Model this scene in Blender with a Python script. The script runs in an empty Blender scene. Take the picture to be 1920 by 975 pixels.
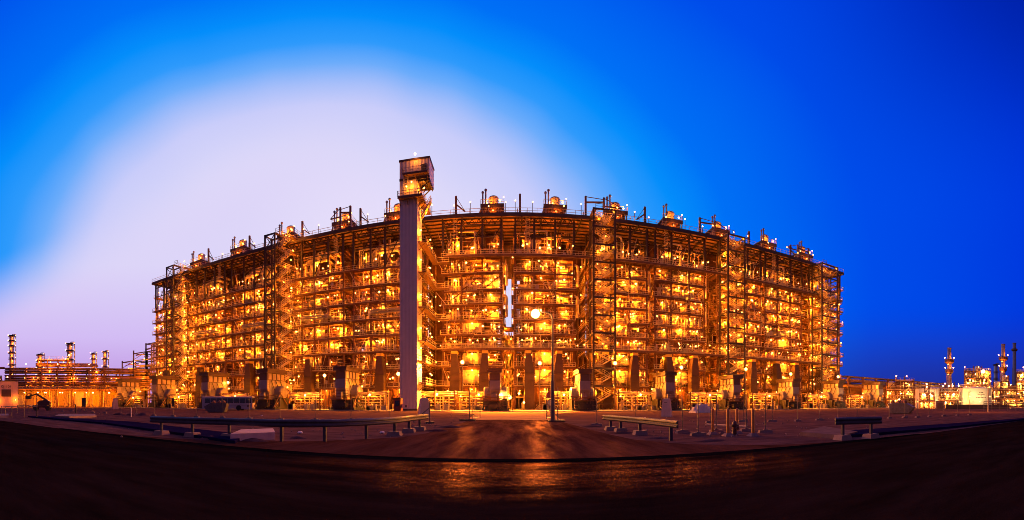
import bpy, math, random
from math import sin, cos, pi, atan2, sqrt, hypot, tan
from mathutils import Vector, Matrix

S = bpy.context.scene
COL = S.collection
F = 760.0            # panorama scale of the photograph, pixels per radian
HOR = 755.0          # horizon row of the photograph
CAMH = 1.7
R = random.Random(7)

# ------------------------------------------------------------------ helpers
def G(px, py, z=0.0):
    """ground point (x, y) that stands under the photograph's pixel"""
    r = F * (CAMH - z) / (py - HOR)
    th = (px - 960) / F
    return (r * sin(th), r * cos(th))

def XD(px, d):
    return d * tan((px - 960) / F)

class MB:
    def __init__(s):
        s.v = []; s.f = []
    def add(s, vs, fs):
        b = len(s.v); s.v += [tuple(v) for v in vs]; s.f += [tuple(i + b for i in f) for f in fs]
    def box(s, x0, x1, y0, y1, z0, z1):
        if x0 > x1: x0, x1 = x1, x0
        if y0 > y1: y0, y1 = y1, y0
        if z0 > z1: z0, z1 = z1, z0
        s.add([(x0,y0,z0),(x1,y0,z0),(x1,y1,z0),(x0,y1,z0),(x0,y0,z1),(x1,y0,z1),(x1,y1,z1),(x0,y1,z1)],
              [(0,3,2,1),(4,5,6,7),(0,1,5,4),(1,2,6,5),(2,3,7,6),(3,0,4,7)])
        return s
    def frustum(s, a, b):
        """a, b = (x0,x1,y0,y1,z): hexahedron between two rectangles"""
        (x0,x1,y0,y1,z0), (X0,X1,Y0,Y1,z1) = a, b
        s.add([(x0,y0,z0),(x1,y0,z0),(x1,y1,z0),(x0,y1,z0),(X0,Y0,z1),(X1,Y0,z1),(X1,Y1,z1),(X0,Y1,z1)],
              [(0,3,2,1),(4,5,6,7),(0,1,5,4),(1,2,6,5),(2,3,7,6),(3,0,4,7)])
        return s
    def beam(s, p, q, w, h=None):
        h = h or w
        p = Vector(p); q = Vector(q); d = q - p
        if d.length < 1e-5: return s
        d.normalize()
        up = Vector((0,0,1)) if abs(d.z) < .95 else Vector((0,1,0))
        a = d.cross(up).normalized(); b = a.cross(d).normalized()
        a *= w/2; b *= h/2
        vs = [p-a-b, p+a-b, p+a+b, p-a+b, q-a-b, q+a-b, q+a+b, q-a+b]
        s.add(vs, [(0,1,2,3),(7,6,5,4),(4,5,1,0),(5,6,2,1),(6,7,3,2),(7,4,0,3)])
        return s
    def path(s, pts, r, n=6, close=True):
        pts = [Vector(p) for p in pts]; rings = []
        prev = None
        for i, p in enumerate(pts):
            if i == 0: d = pts[1] - p
            elif i == len(pts)-1: d = p - pts[i-1]
            else: d = (pts[i+1]-p).normalized() + (p-pts[i-1]).normalized()
            if d.length < 1e-6: d = Vector((0,0,1))
            d.normalize()
            if prev is None:
                up = Vector((0,0,1)) if abs(d.z) < .95 else Vector((1,0,0))
                a = d.cross(up).normalized()
            else:
                a = (prev - d*prev.dot(d))
                a = a.normalized() if a.length > 1e-5 else d.orthogonal().normalized()
            prev = a; b = d.cross(a)
            k = 1.0
            if 0 < i < len(pts)-1:
                c = (pts[i+1]-p).normalized().dot((p-pts[i-1]).normalized())
                k = min(1.6, 1/max(.5, sqrt(max(.01,(1+c)/2))))
            rr = r[i] if isinstance(r, (list, tuple)) else r
            rings.append([p + (a*cos(2*pi*j/n) + b*sin(2*pi*j/n))*rr*(k if k<1.01 else 1.0) for j in range(n)])
        vs = [v for ring in rings for v in ring]; fs = []
        for i in range(len(rings)-1):
            for j in range(n):
                fs.append((i*n+j, i*n+(j+1)%n, (i+1)*n+(j+1)%n, (i+1)*n+j))
        if close:
            fs.append(tuple(range(n-1,-1,-1))); fs.append(tuple((len(rings)-1)*n+j for j in range(n)))
        s.add(vs, fs); return s
    def tube(s, p, q, r, n=6):
        return s.path([p, q], r, n)
    def elbow(s, pts, r, n=6, bend=None):
        """polyline with rounded corners"""
        bend = bend or r*2.5
        P = [Vector(p) for p in pts]; out = [P[0]]
        for i in range(1, len(P)-1):
            a = (P[i-1]-P[i]); b = (P[i+1]-P[i]); k = min(bend, a.length*.45, b.length*.45)
            a.normalize(); b.normalize()
            for t in (0, .33, .67, 1):
                out.append((P[i]+a*k)*(1-t)**2 + P[i]*2*t*(1-t) + (P[i]+b*k)*t*t)
        out.append(P[-1])
        return s.path(out, r, n)
    def lathe(s, prof, o=(0,0,0), n=16, axis='z'):
        vs = []; fs = []
        for (r, h) in prof:
            for j in range(n):
                t = 2*pi*j/n
                if axis == 'z': v = (o[0]+r*cos(t), o[1]+r*sin(t), o[2]+h)
                elif axis == 'x': v = (o[0]+h, o[1]+r*cos(t), o[2]+r*sin(t))
                else: v = (o[0]+r*cos(t), o[1]+h, o[2]+r*sin(t))
                vs.append(v)
        for i in range(len(prof)-1):
            for j in range(n):
                fs.append((i*n+j, i*n+(j+1)%n, (i+1)*n+(j+1)%n, (i+1)*n+j))
        fs.append(tuple(range(n-1,-1,-1))); fs.append(tuple((len(prof)-1)*n+j for j in range(n)))
        s.add(vs, fs); return s
    def prism(s, poly, z0, z1):
        n = len(poly)
        s.add([(x,y,z0) for x,y in poly]+[(x,y,z1) for x,y in poly],
              [tuple(range(n-1,-1,-1)), tuple(range(n,2*n))]+[(i,(i+1)%n,n+(i+1)%n,n+i) for i in range(n)])
        return s
    def extr_x(s, poly, x0, x1):
        """poly of (y,z) extruded along x"""
        n = len(poly)
        s.add([(x0,y,z) for y,z in poly]+[(x1,y,z) for y,z in poly],
              [tuple(range(n)), tuple(range(2*n-1,n-1,-1))]+[(i,n+i,n+(i+1)%n,(i+1)%n) for i in range(n)])
        return s
    def extr_y(s, poly, y0, y1):
        n = len(poly)
        s.add([(x,y0,z) for x,z in poly]+[(x,y1,z) for x,z in poly],
              [tuple(range(n)), tuple(range(2*n-1,n-1,-1))]+[(i,n+i,n+(i+1)%n,(i+1)%n) for i in range(n)])
        return s
    def ball(s, o, r, n=10, squash=1.0):
        m = max(4, n//2)
        return s.lathe([(max(.001,r*sin(pi*i/m)), -r*squash*cos(pi*i/m)) for i in range(m+1)], o, n)
    def mirror(s, k=-1.0):
        """mirror / scale in x"""
        s.v = [(x*k, y, z) for x,y,z in s.v]
        if k < 0: s.f = [tuple(reversed(f)) for f in s.f]
        return s
    def build(s, name, mat, parent=None, loc=(0,0,0), rz=0.0, smooth=False):
        me = bpy.data.meshes.new(name)
        me.from_pydata(s.v, [], s.f)
        if mat: me.materials.append(mat)
        if smooth:
            me.polygons.foreach_set('use_smooth', [True]*len(me.polygons))
            try: me.set_sharp_from_angle(angle=math.radians(38))
            except Exception: pass
        me.update()
        o = bpy.data.objects.new(name, me); COL.objects.link(o)
        o.location = loc; o.rotation_euler = (0,0,rz)
        if parent: o.parent = parent
        if name in STUFFY: o['kind'] = 'stuff'
        return o

STUFFY = {'insulated_pipework','pipework','deck_equipment','ground_pipework','bridge_pipework','standing_pipe','frame_pipe','rack_pipe'}
def tag(o, label=None, cat=None, group=None, kind=None):
    if label: o['label'] = label
    if cat: o['category'] = cat
    if group: o['group'] = group
    if kind: o['kind'] = kind
    return o

def thing(name, label, cat, loc=(0,0,0), rz=0.0, group=None):
    o = bpy.data.objects.new(name, None); COL.objects.link(o)
    o.empty_display_size = .5
    o.location = loc; o.rotation_euler = (0,0,rz)
    return tag(o, label, cat, group)

def dup(root, loc, rz=0.0, label=None, scale=None):
    """a copy of a thing, its parts and their sub-parts"""
    r = root.copy(); COL.objects.link(r); r.location = loc; r.rotation_euler = (0,0,rz)
    if label: r['label'] = label
    if scale: r.scale = scale
    for ch in list(root.children):
        c = ch.copy(); COL.objects.link(c); c.parent = r
        for g in ch.children:
            d = g.copy(); COL.objects.link(d); d.parent = c
    return r

ORD = ['first','second','third','fourth','fifth','sixth','seventh','eighth','ninth','tenth','eleventh','twelfth',
       'thirteenth','fourteenth','fifteenth','sixteenth','seventeenth','eighteenth','nineteenth','twentieth']

# ------------------------------------------------------------------ materials
def mat(name, col, rough=.6, metal=0.0, var=.25, scale=1.5, bump=0.0, bscale=20.0, spec=.5, col2=None, stretch=None):
    m = bpy.data.materials.new(name); m.use_nodes = True
    nt = m.node_tree; N = nt.nodes; L = nt.links
    b = N['Principled BSDF']
    b.inputs['Roughness'].default_value = rough
    b.inputs['Metallic'].default_value = metal
    b.inputs['Specular IOR Level'].default_value = spec
    tc = N.new('ShaderNodeTexCoord')
    src = tc.outputs['Object']
    if stretch:
        mp = N.new('ShaderNodeMapping'); mp.inputs['Scale'].default_value = stretch
        L.new(src, mp.inputs[0]); src = mp.outputs[0]
    nz = N.new('ShaderNodeTexNoise'); nz.inputs['Scale'].default_value = scale; nz.inputs['Detail'].default_value = 5
    nz.inputs['Roughness'].default_value = .65
    L.new(src, nz.inputs['Vector'])
    rp = N.new('ShaderNodeValToRGB')
    c2 = col2 or tuple(c*(1-var) for c in col); c1 = tuple(min(1, c*(1+var)) for c in col) if not col2 else col
    rp.color_ramp.elements[0].position = .32; rp.color_ramp.elements[1].position = .68
    rp.color_ramp.elements[0].color = (*c2, 1); rp.color_ramp.elements[1].color = (*c1, 1)
    L.new(nz.outputs['Fac'], rp.inputs[0]); L.new(rp.outputs[0], b.inputs['Base Color'])
    if bump:
        n2 = N.new('ShaderNodeTexNoise'); n2.inputs['Scale'].default_value = bscale; n2.inputs['Detail'].default_value = 6
        L.new(src, n2.inputs['Vector'])
        bp = N.new('ShaderNodeBump'); bp.inputs['Strength'].default_value = bump; bp.inputs['Distance'].default_value = .05
        L.new(n2.outputs['Fac'], bp.inputs['Height']); L.new(bp.outputs[0], b.inputs['Normal'])
    return m

def emis(name, col, st):
    m = bpy.data.materials.new(name); m.use_nodes = True
    N = m.node_tree.nodes; N.clear()
    e = N.new('ShaderNodeEmission'); e.inputs[0].default_value = (*col,1); e.inputs[1].default_value = st
    o = N.new('ShaderNodeOutputMaterial'); m.node_tree.links.new(e.outputs[0], o.inputs[0])
    return m

def corrugated(name, col, rough, metal, pitch, axis='X', strength=.6, var=.15):
    m = mat(name, col, rough, metal, var, .6)
    nt = m.node_tree; N = nt.nodes; L = nt.links; b = N['Principled BSDF']
    tc = N.new('ShaderNodeTexCoord')
    wv = N.new('ShaderNodeTexWave'); wv.wave_type = 'BANDS'; wv.bands_direction = axis
    wv.inputs['Scale'].default_value = 0.314/pitch
    L.new(tc.outputs['Object'], wv.inputs['Vector'])
    bp = N.new('ShaderNodeBump'); bp.inputs['Strength'].default_value = strength; bp.inputs['Distance'].default_value = .06
    L.new(wv.outputs['Fac'], bp.inputs['Height']); L.new(bp.outputs[0], b.inputs['Normal'])
    return m

M = dict(
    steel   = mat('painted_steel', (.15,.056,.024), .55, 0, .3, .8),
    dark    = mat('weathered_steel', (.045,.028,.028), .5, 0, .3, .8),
    grate   = mat('grating', (.16,.072,.036), .7, 0, .3, 2.0),
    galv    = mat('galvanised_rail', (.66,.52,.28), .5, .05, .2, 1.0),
    clad    = mat('pipe_cladding', (.62,.49,.30), .4, .25, .2, 1.2),
    pipe    = mat('bare_pipe', (.26,.13,.065), .5, .1, .3, .8),
    case    = mat('furnace_casing', (.12,.042,.02), .7, 0, .3, .35),
    pale    = mat('pale_cladding_sheet', (.72,.60,.42), .5, 0, .12, .7),
    duct    = mat('duct_steel', (.065,.026,.018), .6, 0, .25, .5),
    yellow  = mat('yellow_paint', (.75,.45,.06), .5, 0, .12, 1.0),
    silver  = mat('silver_cladding', (.33,.28,.28), .42, .3, .14, .5),
    black   = mat('black_machinery', (.035,.03,.03), .6, 0, .4, .7),
    hood    = mat('hood_steel', (.12,.07,.055), .6, 0, .25, .6),
    tower   = corrugated('tower_cladding', (.58,.52,.55), .5, .1, .28, 'X', .7, .05),
    towerY  = corrugated('tower_side_cladding', (.62,.54,.52), .5, .15, .28, 'Y', .7, .06),
    roof    = corrugated('roof_sheet', (.36,.20,.14), .6, .1, .5, 'X', .8, .3),
    drum    = mat('drum_cladding', (.55,.42,.32), .4, .4, .15, .8),
    wall    = mat('painted_wall', (.55,.36,.20), .8, 0, .2, .3),
    pinkw   = mat('shed_wall', (.55,.33,.28), .8, 0, .08, .3),
    tank    = mat('tank_paint', (.78,.72,.55), .5, 0, .06, .3),
    conc    = mat('concrete', (.17,.11,.105), .85, 0, .2, 1.5, .3, 25, spec=0),
    blockp  = mat('pale_block_concrete', (.55,.38,.35), .85, 0, .12, 2.0, .3, 25, spec=.05),
    blockc  = mat('block_concrete', (.28,.19,.175), .85, 0, .15, 2.0, .3, 25, spec=.05),
    slab    = mat('forecourt_concrete', (.36,.31,.26), .7, 0, .2, .15, .2, 8, spec=.05),
    rubber  = mat('rubber_foot', (.10,.075,.07), .8, 0, .3, 4),
    bluek   = mat('blue_kerb_surface', (.013,.010,.045), .7, 0, .25, .5, .2, 12, spec=0),  # dark blue base colour of the kerb strips
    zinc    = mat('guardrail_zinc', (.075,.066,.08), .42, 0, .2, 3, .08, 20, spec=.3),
    post    = mat('post_steel', (.16,.12,.11), .5, .3, .2, 3),
    bollard = mat('orange_bollard_paint', (.62,.20,.03), .5, 0, .15, 4),
    hydrant = mat('hydrant_paint', (.05,.02,.018), .5, 0, .3, 6),
    bus     = mat('bus_paint', (.36,.32,.38), .4, 0, .05, 1),
    glass   = mat('dark_glass', (.02,.02,.025), .08, 0, .1, 1, spec=.8),
    tyre    = mat('tyre_rubber', (.02,.018,.018), .8, 0, .3, 5),
    skip    = mat('skip_paint', (.10,.085,.09), .6, .1, .3, 2.5, .2, 10),
    rust    = mat('rusty_load', (.28,.11,.06), .8, 0, .4, 3, .4, 8),
    tarp    = mat('pale_tarpaulin', (.62,.55,.55), .7, 0, .15, 3, .4, 3),
    red     = mat('red_sign_paint', (.45,.05,.05), .5, 0, .1, 3),
    signw   = mat('pale_sign_paint', (.65,.55,.55), .5, 0, .1, 3),
    white   = mat('white_sheet', (.75,.70,.72), .6, 0, .06, 2),
    ink     = mat('black_ink', (.02,.015,.015), .7, 0, .1, 2),
    chimney = mat('chimney_concrete', (.30,.22,.24), .8, 0, .15, .2),
    farcol  = mat('column_cladding', (.42,.33,.34), .5, .2, .15, .3),
)
SOD = (1.0, .232, .005)
M['lamp'] = emis('sodium_lamp_glass', (1.0,.34,.06), 16)
M['lampo'] = emis('street_lamp_glass', (1.0,.42,.10), 14)
M['lampw'] = emis('white_lamp_glass', (1.0,.34,.12), 18)

# lamp meshes shared by every lamp
def lamp_mesh(r, m, n=8):
    mb = MB().ball((0,0,0), r, n)
    o = mb.build('lamp', m, smooth=True); me = o.data
    bpy.data.objects.remove(o)
    return me
LM = {k: lamp_mesh(r, M['lamp']) for k, r in (('s',.16),('m',.23),('l',.30),('x',.42))}
LMW = {k: lamp_mesh(r, M['lampw']) for k, r in (('s',.16),('m',.23),('l',.34),('x',.6))}
LIGHTS = {}
def light_data(w, col=SOD, rad=.25):
    k = (round(w), col)
    if k not in LIGHTS:
        l = bpy.data.lights.new('lamp_light', 'POINT'); l.energy = w; l.color = col; l.shadow_soft_size = rad
        LIGHTS[k] = l
    return LIGHTS[k]
LG = 4.1   # lamp gain
def lamp(parent, p, size='m', w=0, off=(0,0,-.45), white=False, col=SOD, rad=.25):
    o = bpy.data.objects.new('lamp', (LMW if white else LM)[size]); COL.objects.link(o)
    o.location = p; o.parent = parent
    if w:
        l = bpy.data.objects.new('lamp_light', light_data(w*LG, col, rad)); COL.objects.link(l)
        l.location = (p[0]+off[0], p[1]+off[1], p[2]+off[2]); l.parent = parent
    return o

def rail(mb, pts, h=1.1, t=.075, step=1.7):
    """handrail along a polyline of deck-level points"""
    for a, b in zip(pts[:-1], pts[1:]):
        a = Vector(a); b = Vector(b); L = (b-a).length; n = max(1, round(L/step))
        for i in range(n+1):
            p = a.lerp(b, i/n); mb.beam(p, p+Vector((0,0,h)), t, t)
        for z, k in ((h,1), (h*.52,.8), (.1,1.6)):
            mb.beam(a+Vector((0,0,z)), b+Vector((0,0,z)), t*.9, t*k)
    return mb

def ladder(mb, x, y, z0, z1, w=.6, cage=True, t=.07):
    for sx in (-w/2, w/2): mb.beam((x+sx,y,z0),(x+sx,y,z1),t)
    z = z0+.3
    while z < z1:
        mb.beam((x-w/2,y,z),(x+w/2,y,z),t*.7); z += .45
    if cage:
        z = z0+2.2
        while z < z1:
            pts = [(x+.5*cos(a), y-.1-.45*abs(sin(a))*1.3, z) for a in (0, pi/4, pi/2, 3*pi/4, pi)]
            for p, q in zip(pts[:-1], pts[1:]): mb.beam(p, q, t*.7)
            z += .9
        for a in (0, pi/4, pi/2, 3*pi/4, pi):
            mb.beam((x+.5*cos(a), y-.1-.45*abs(sin(a))*1.3, z0+2.2), (x+.5*cos(a), y-.1-.45*abs(sin(a))*1.3, z1), t*.6)
    return mb

def stair(mb, p, q, w=.9, t=.1):
    """inclined flight with stringers, treads and handrails; runs in x from p to q, width along y"""
    p = Vector(p); q = Vector(q)
    for dy in (0, w):
        o = Vector((0,dy,0))
        mb.beam(p+o, q+o, t*.8, t*2.4)
        mb.beam(p+o+Vector((0,0,1.0)), q+o+Vector((0,0,1.0)), t*.75)
        mb.beam(p+o+Vector((0,0,.55)), q+o+Vector((0,0,.55)), t*.55)
        for i in range(4):
            c = p.lerp(q, i/3)+o; mb.beam(c, c+Vector((0,0,1.0)), t*.7)
    n = max(3, int(abs(q.z-p.z)/.28))
    for i in range(n):
        c = p.lerp(q, (i+.5)/n)
        mb.box(c.x-.13, c.x+.13, c.y, c.y+w, c.z-.02, c.z+.03)
    return mb

# ------------------------------------------------------------------ camera and render settings
cam = bpy.data.cameras.new('camera'); cam.type = 'PANO'; cam.panorama_type = 'CENTRAL_CYLINDRICAL'
cam.central_cylindrical_range_u_min = -960/F; cam.central_cylindrical_range_u_max = 960/F
cam.central_cylindrical_range_v_min = -(975-HOR)/F; cam.central_cylindrical_range_v_max = HOR/F
cam.clip_start = .05; cam.clip_end = 6000
co = bpy.data.objects.new('camera', cam); COL.objects.link(co)
co.location = (0,0,CAMH); co.rotation_euler = (pi/2,0,0); S.camera = co
S.view_settings.view_transform = 'Standard'; S.view_settings.look = 'None'
S.view_settings.gamma = 1; S.view_settings.exposure = 0; S.view_settings.use_curve_mapping = False
S.render.engine = 'CYCLES'
try: S.cycles.pixel_filter_type = 'BLACKMAN_HARRIS'; S.cycles.filter_width = .85
except Exception: pass
S.cycles.use_denoising = True
try: S.cycles.denoiser = 'OPENIMAGEDENOISE'
except Exception: pass
S.cycles.max_bounces = 4; S.cycles.diffuse_bounces = 1; S.cycles.glossy_bounces = 2
S.cycles.sample_clamp_indirect = 3; S.cycles.sample_clamp_direct = 0
S.cycles.caustics_reflective = False; S.cycles.caustics_refractive = False

# ------------------------------------------------------------------ sky (dusk: glow low behind the plant, dark behind the camera)
def srgb(*c):
    return tuple((x/255/12.92 if x/255 <= .04045 else ((x/255+.055)/1.055)**2.4) for x in c)
W = bpy.data.worlds.new('World'); S.world = W; W.use_nodes = True
nt = W.node_tree; N = nt.nodes; L = nt.links; N.clear()
def math_(op, a, b=None, c=None, clamp=False):
    n = N.new('ShaderNodeMath'); n.operation = op; n.use_clamp = clamp
    for i, x in enumerate((a, b, c)):
        if x is None: continue
        if isinstance(x, (int, float)): n.inputs[i].default_value = x
        else: L.new(x, n.inputs[i])
    return n.outputs[0]
def ramp(fac, stops, interp='LINEAR'):
    n = N.new('ShaderNodeValToRGB'); cr = n.color_ramp; cr.interpolation = interp
    while len(cr.elements) < len(stops): cr.elements.new(.5)
    for e, (p, c) in zip(cr.elements, stops):
        e.position = p; e.color = (*c, 1)
    L.new(fac, n.inputs[0]); return n.outputs[0]
def mixc(fac, a, b):
    n = N.new('ShaderNodeMix'); n.data_type = 'RGBA'
    if isinstance(fac, (int,float)): n.inputs[0].default_value = fac
    else: L.new(fac, n.inputs[0])
    for i, x in ((6,a),(7,b)):
        if isinstance(x, tuple): n.inputs[i].default_value = (*x,1)
        else: L.new(x, n.inputs[i])
    return n.outputs[2]
def smooth(x, lo, hi):
    n = N.new('ShaderNodeMapRange'); n.interpolation_type = 'SMOOTHSTEP'
    n.inputs[1].default_value = lo; n.inputs[2].default_value = hi
    L.new(x, n.inputs[0]); return n.outputs[0]
tc = N.new('ShaderNodeTexCoord'); sp = N.new('ShaderNodeSeparateXYZ'); L.new(tc.outputs['Generated'], sp.inputs[0])
X, Y, Z = sp.outputs
hyp = math_('SQRT', math_('ADD', math_('MULTIPLY', X, X), math_('MULTIPLY', Y, Y)))
TH = math_('ARCTAN2', X, Y)
V = math_('DIVIDE', Z, math_('MAXIMUM', hyp, .02))
# distance from the heart of the afterglow, in units of its radius
dth = math_('ADD', TH, .45)
ax = math_('DIVIDE', dth, math_('ADD', .84, math_('MULTIPLY', smooth(dth, -.2, .2), .03)))
av = math_('DIVIDE', math_('SUBTRACT', V, .28), .64)
D = math_('SQRT', math_('ADD', math_('MULTIPLY', ax, ax), math_('MULTIPLY', av, av)))
nz = N.new('ShaderNodeTexNoise'); nz.inputs['Scale'].default_value = 1.6; nz.inputs['Detail'].default_value = 3
L.new(tc.outputs['Generated'], nz.inputs['Vector'])
D = math_('ADD', D, math_('MULTIPLY', math_('SUBTRACT', nz.outputs['Fac'], .5), .22))
base = ramp(math_('DIVIDE', D, 2.5), [(d/2.5, srgb(*c)) for d, c in (
    (0.0, (240,232,250)), (.4, (228,220,250)), (.54, (220,216,249)), (.71, (202,205,250)), (.79, (168,191,250)), (.87, (108,172,251)),
    (.95, (46,154,252)), (1.05, (4,142,251)), (1.18, (0,112,246)), (1.55, (0,76,234)), (2.0, (0,56,222)), (2.5, (0,32,182)))])
# warm lilac band on the left horizon, navy on the right horizon
lowcol = ramp(V, [(0.0, srgb(184,132,208)), (.08, srgb(198,162,230)), (.16, srgb(211,188,244)), (.34, srgb(221,213,248))])
lowl = math_('MULTIPLY', smooth(math_('SUBTRACT', V, math_('MULTIPLY', math_('ADD', TH, 1.24), .5)), .38, .18), smooth(TH, -.25, -.75))
base = mixc(lowl, base, lowcol)
lowr = math_('MULTIPLY', smooth(V, .25, .0), smooth(TH, .35, 1.0))
base = mixc(math_('MULTIPLY', lowr, .8), base, srgb(36,36,118))
upr = math_('MULTIPLY', smooth(V, .45, 1.1), smooth(TH, .55, 1.3))
base = mixc(math_('MULTIPLY', upr, .6), base, srgb(0,22,140))
# the sky overhead and behind the camera is already night, faintly violet
night = (.100, .054, .150)
base = mixc(smooth(V, 1.0, 1.9), base, night)
base = mixc(smooth(math_('ABSOLUTE', TH), 1.3, 1.75), base, night)
bg = N.new('ShaderNodeBackground'); L.new(base, bg.inputs[0]); bg.inputs[1].default_value = 1.0
wo = N.new('ShaderNodeOutputWorld'); L.new(bg.outputs[0], wo.inputs[0])
try:
    W.cycles.sampling_method = 'MANUAL'; W.cycles.sample_map_resolution = 512
except Exception: pass
# last sun: very weak, wide and low behind the plant
sl = bpy.data.lights.new('sun_lamp', 'SUN'); sl.energy = .05; sl.angle = math.radians(25); sl.color = (.85,.62,1.0)
so = bpy.data.objects.new('sun_lamp', sl); COL.objects.link(so)
so.rotation_euler = Vector((sin(-.6)*cos(.1), cos(-.6)*cos(.1), sin(.1))).to_track_quat('Z','Y').to_euler()

exec_parts = []

# ------------------------------------------------------------------ furnaces
GY = 93.0          # world y of the furnace fronts
BASE = .15         # top of the forecourt slab
LV_R = [5.4, 9.8, 13.8, 17.1, 20.5, 24.1, 27.5, 31.4, 34.9]
LV_L = [5.2, 9.6, 13.9, 17.9, 21.8, 26.0, 30.0, 34.2]
ROOF = 44.3

def furnace(name, label, left, seed, hw, group):
    rr = random.Random(seed)
    LV = LV_L if left else LV_R
    t = thing(name, label, 'furnace', group=group)
    U = rr.uniform
    # --- steel frame
    fr = MB()
    xs = [-hw, -hw*.36, hw*.36, hw] if not left else [-hw, -hw*.45, 0, hw*.5, hw]
    ys = [0, 4.6, 9.5, 14.5]
    for x in xs:
        for y in ys:
            fr.box(x-.2, x+.2, y-.2, y+.2, 0, 34.9)
    for z in LV:
        for y in ys: fr.box(-hw, hw, y-.14, y+.14, z-.5, z-.12)
        for x in (xs[0], xs[-1]): fr.box(x-.13, x+.13, 0, 14.5, z-.48, z-.14)
    zz = [0]+LV
    for i in range(len(zz)-1):
        a, b = zz[i], zz[i+1]
        for k in range(len(xs)-1):
            if rr.random() < .42:
                p, q = (xs[k], xs[k+1]) if rr.random() < .5 else (xs[k+1], xs[k])
                fr.beam((p, .25, a+.1), (q, .25, b-.4), .2)
        for x in (xs[0], xs[-1]):
            for y0, y1 in ((0,4.6),(4.6,9.5),(9.5,14.5)):
                if rr.random() < .5:
                    p, q = (y0, y1) if rr.random() < .5 else (y1, y0)
                    fr.beam((x, p, a+.1), (x, q, b-.4), .18)
    fr.build('steel_frame', M['steel'], t)
    # --- dark roof posts and trusses above the top deck
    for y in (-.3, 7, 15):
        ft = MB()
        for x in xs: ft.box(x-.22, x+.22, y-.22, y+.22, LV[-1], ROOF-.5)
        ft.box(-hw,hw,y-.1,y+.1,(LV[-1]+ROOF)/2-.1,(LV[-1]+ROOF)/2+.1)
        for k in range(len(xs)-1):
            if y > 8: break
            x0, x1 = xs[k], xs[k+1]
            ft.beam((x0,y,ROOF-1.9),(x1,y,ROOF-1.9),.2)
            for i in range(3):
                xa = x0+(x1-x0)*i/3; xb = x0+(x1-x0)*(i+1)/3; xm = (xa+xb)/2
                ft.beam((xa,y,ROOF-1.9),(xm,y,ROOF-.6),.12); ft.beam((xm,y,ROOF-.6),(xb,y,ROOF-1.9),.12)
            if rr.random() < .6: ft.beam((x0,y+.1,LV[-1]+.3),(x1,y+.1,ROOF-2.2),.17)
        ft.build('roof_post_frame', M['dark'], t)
    # --- firebox and convection box behind the decks
    cb = MB(); w = hw-1.3
    cb.box(-w, w, 4.9, 14.2, 4.2, 33.6)
    for z in [5+1.55*i for i in range(18)]: cb.box(-w-.06, w+.06, 4.8, 14.3, z, z+.12)
    n = int(w*2/1.1)
    for i in range(n+1):
        x = -w+i*2*w/n; cb.box(x-.06, x+.06, 4.78, 4.95, 4.25, 33.5)
    cb.box(-w+.6, w-.6, 8.5, 14.3, 33.8, ROOF-.7)
    for i in range(6): cb.box(-w+.5, w-.5, 8.4, 14.4, 34.5+1.6*i, 34.65+1.6*i)
    cb.build('firebox', M['case'], t)
    # low front casing between the burner ducts
    lowx = 0 if not left else 3.4
    lc = MB()
    lc.box(lowx-2.6, lowx+2.6, .9, 4.6, .6, 13.2)
    for i in range(7): lc.box(lowx-2.65+i*.86, lowx-2.5+i*.86, .8, 1.0, .6, 13.1)
    if not left: lc.box(lowx-2.6, lowx+2.6, .9, 4.6, 13.95, 20.2)
    lc.build('burner_casing', M['case'], t)
    # --- pale lit cladding panels
    if not left: pan = [(-2.2, 2.2, .72, 6.2, 9.2), (-2.2, 2.2, .72, 10.5, 13.0), (-2.3, 2.3, .72, 17.9, 20.0), (3.2, 6.1, 4.6, 21.6, 23.4), (2.6,6.2,4.6,25.3,27.0), (2.4, 6.0, 4.6, 28.6, 31.0), (2.6,6.1,4.6,32.2,34.2)]
    else: pan = [(-6.6,-4.4,3.8,14.3,17.2), (-1.4,.9,3.8,18.3,21.0), (3.0,5.2,3.8,14.4,17.1), (5.4,7.4,3.8,18.5,21.0), (-4.2,-2.2,3.8,10.2,12.9), (1.2,3.2,3.8,10.3,12.8), (5.0,7.0,3.8,22.6,24.8)]
    for (x0,x1,y,z0,z1) in pan:
        mb = MB().box(x0,x1,y,y+.14,z0,z1)
        for i in range(3):
            xx = x0+(x1-x0)*(i+1)/4; mb.box(xx-.03, xx+.03, y-.05, y-.01, z0, z1)
        mb.build('cladding_panel', M['pale'], t)
        lamp(t, ((x0+x1)/2, y-.55, z1-.15), 'm', 330, (0,-.95,-.5))
    # --- burner air ducts, tapered, at the foot
    for dxp in ((-3.6, 2.9) if not left else (-.6,)):
        d = MB()
        tw = .55
        out = -1 if dxp < 0 else 1
        d.frustum((dxp-1.1,dxp+1.1,-3.2,-.7,.2),(dxp-1.05,dxp+1.05,-2.9,-.7,8.3))
        d.frustum((dxp-1.05,dxp+1.05,-2.9,-.7,8.3),(dxp-.62+out*.25,dxp+.62+out*.25,-2.5,-.7,12.6))
        for z in (1.6,3.2,4.8,6.4,8.0): d.box(dxp-1.16,dxp+1.16,-3.2,-.66,z,z+.1)
        du = d.build('burner_duct', M['duct'], t)
        MB().box(dxp-.66+out*.25,dxp+.66+out*.25,-2.55,.3,12.62,13.25).build('duct_cap', M['yellow'], du)
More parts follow.
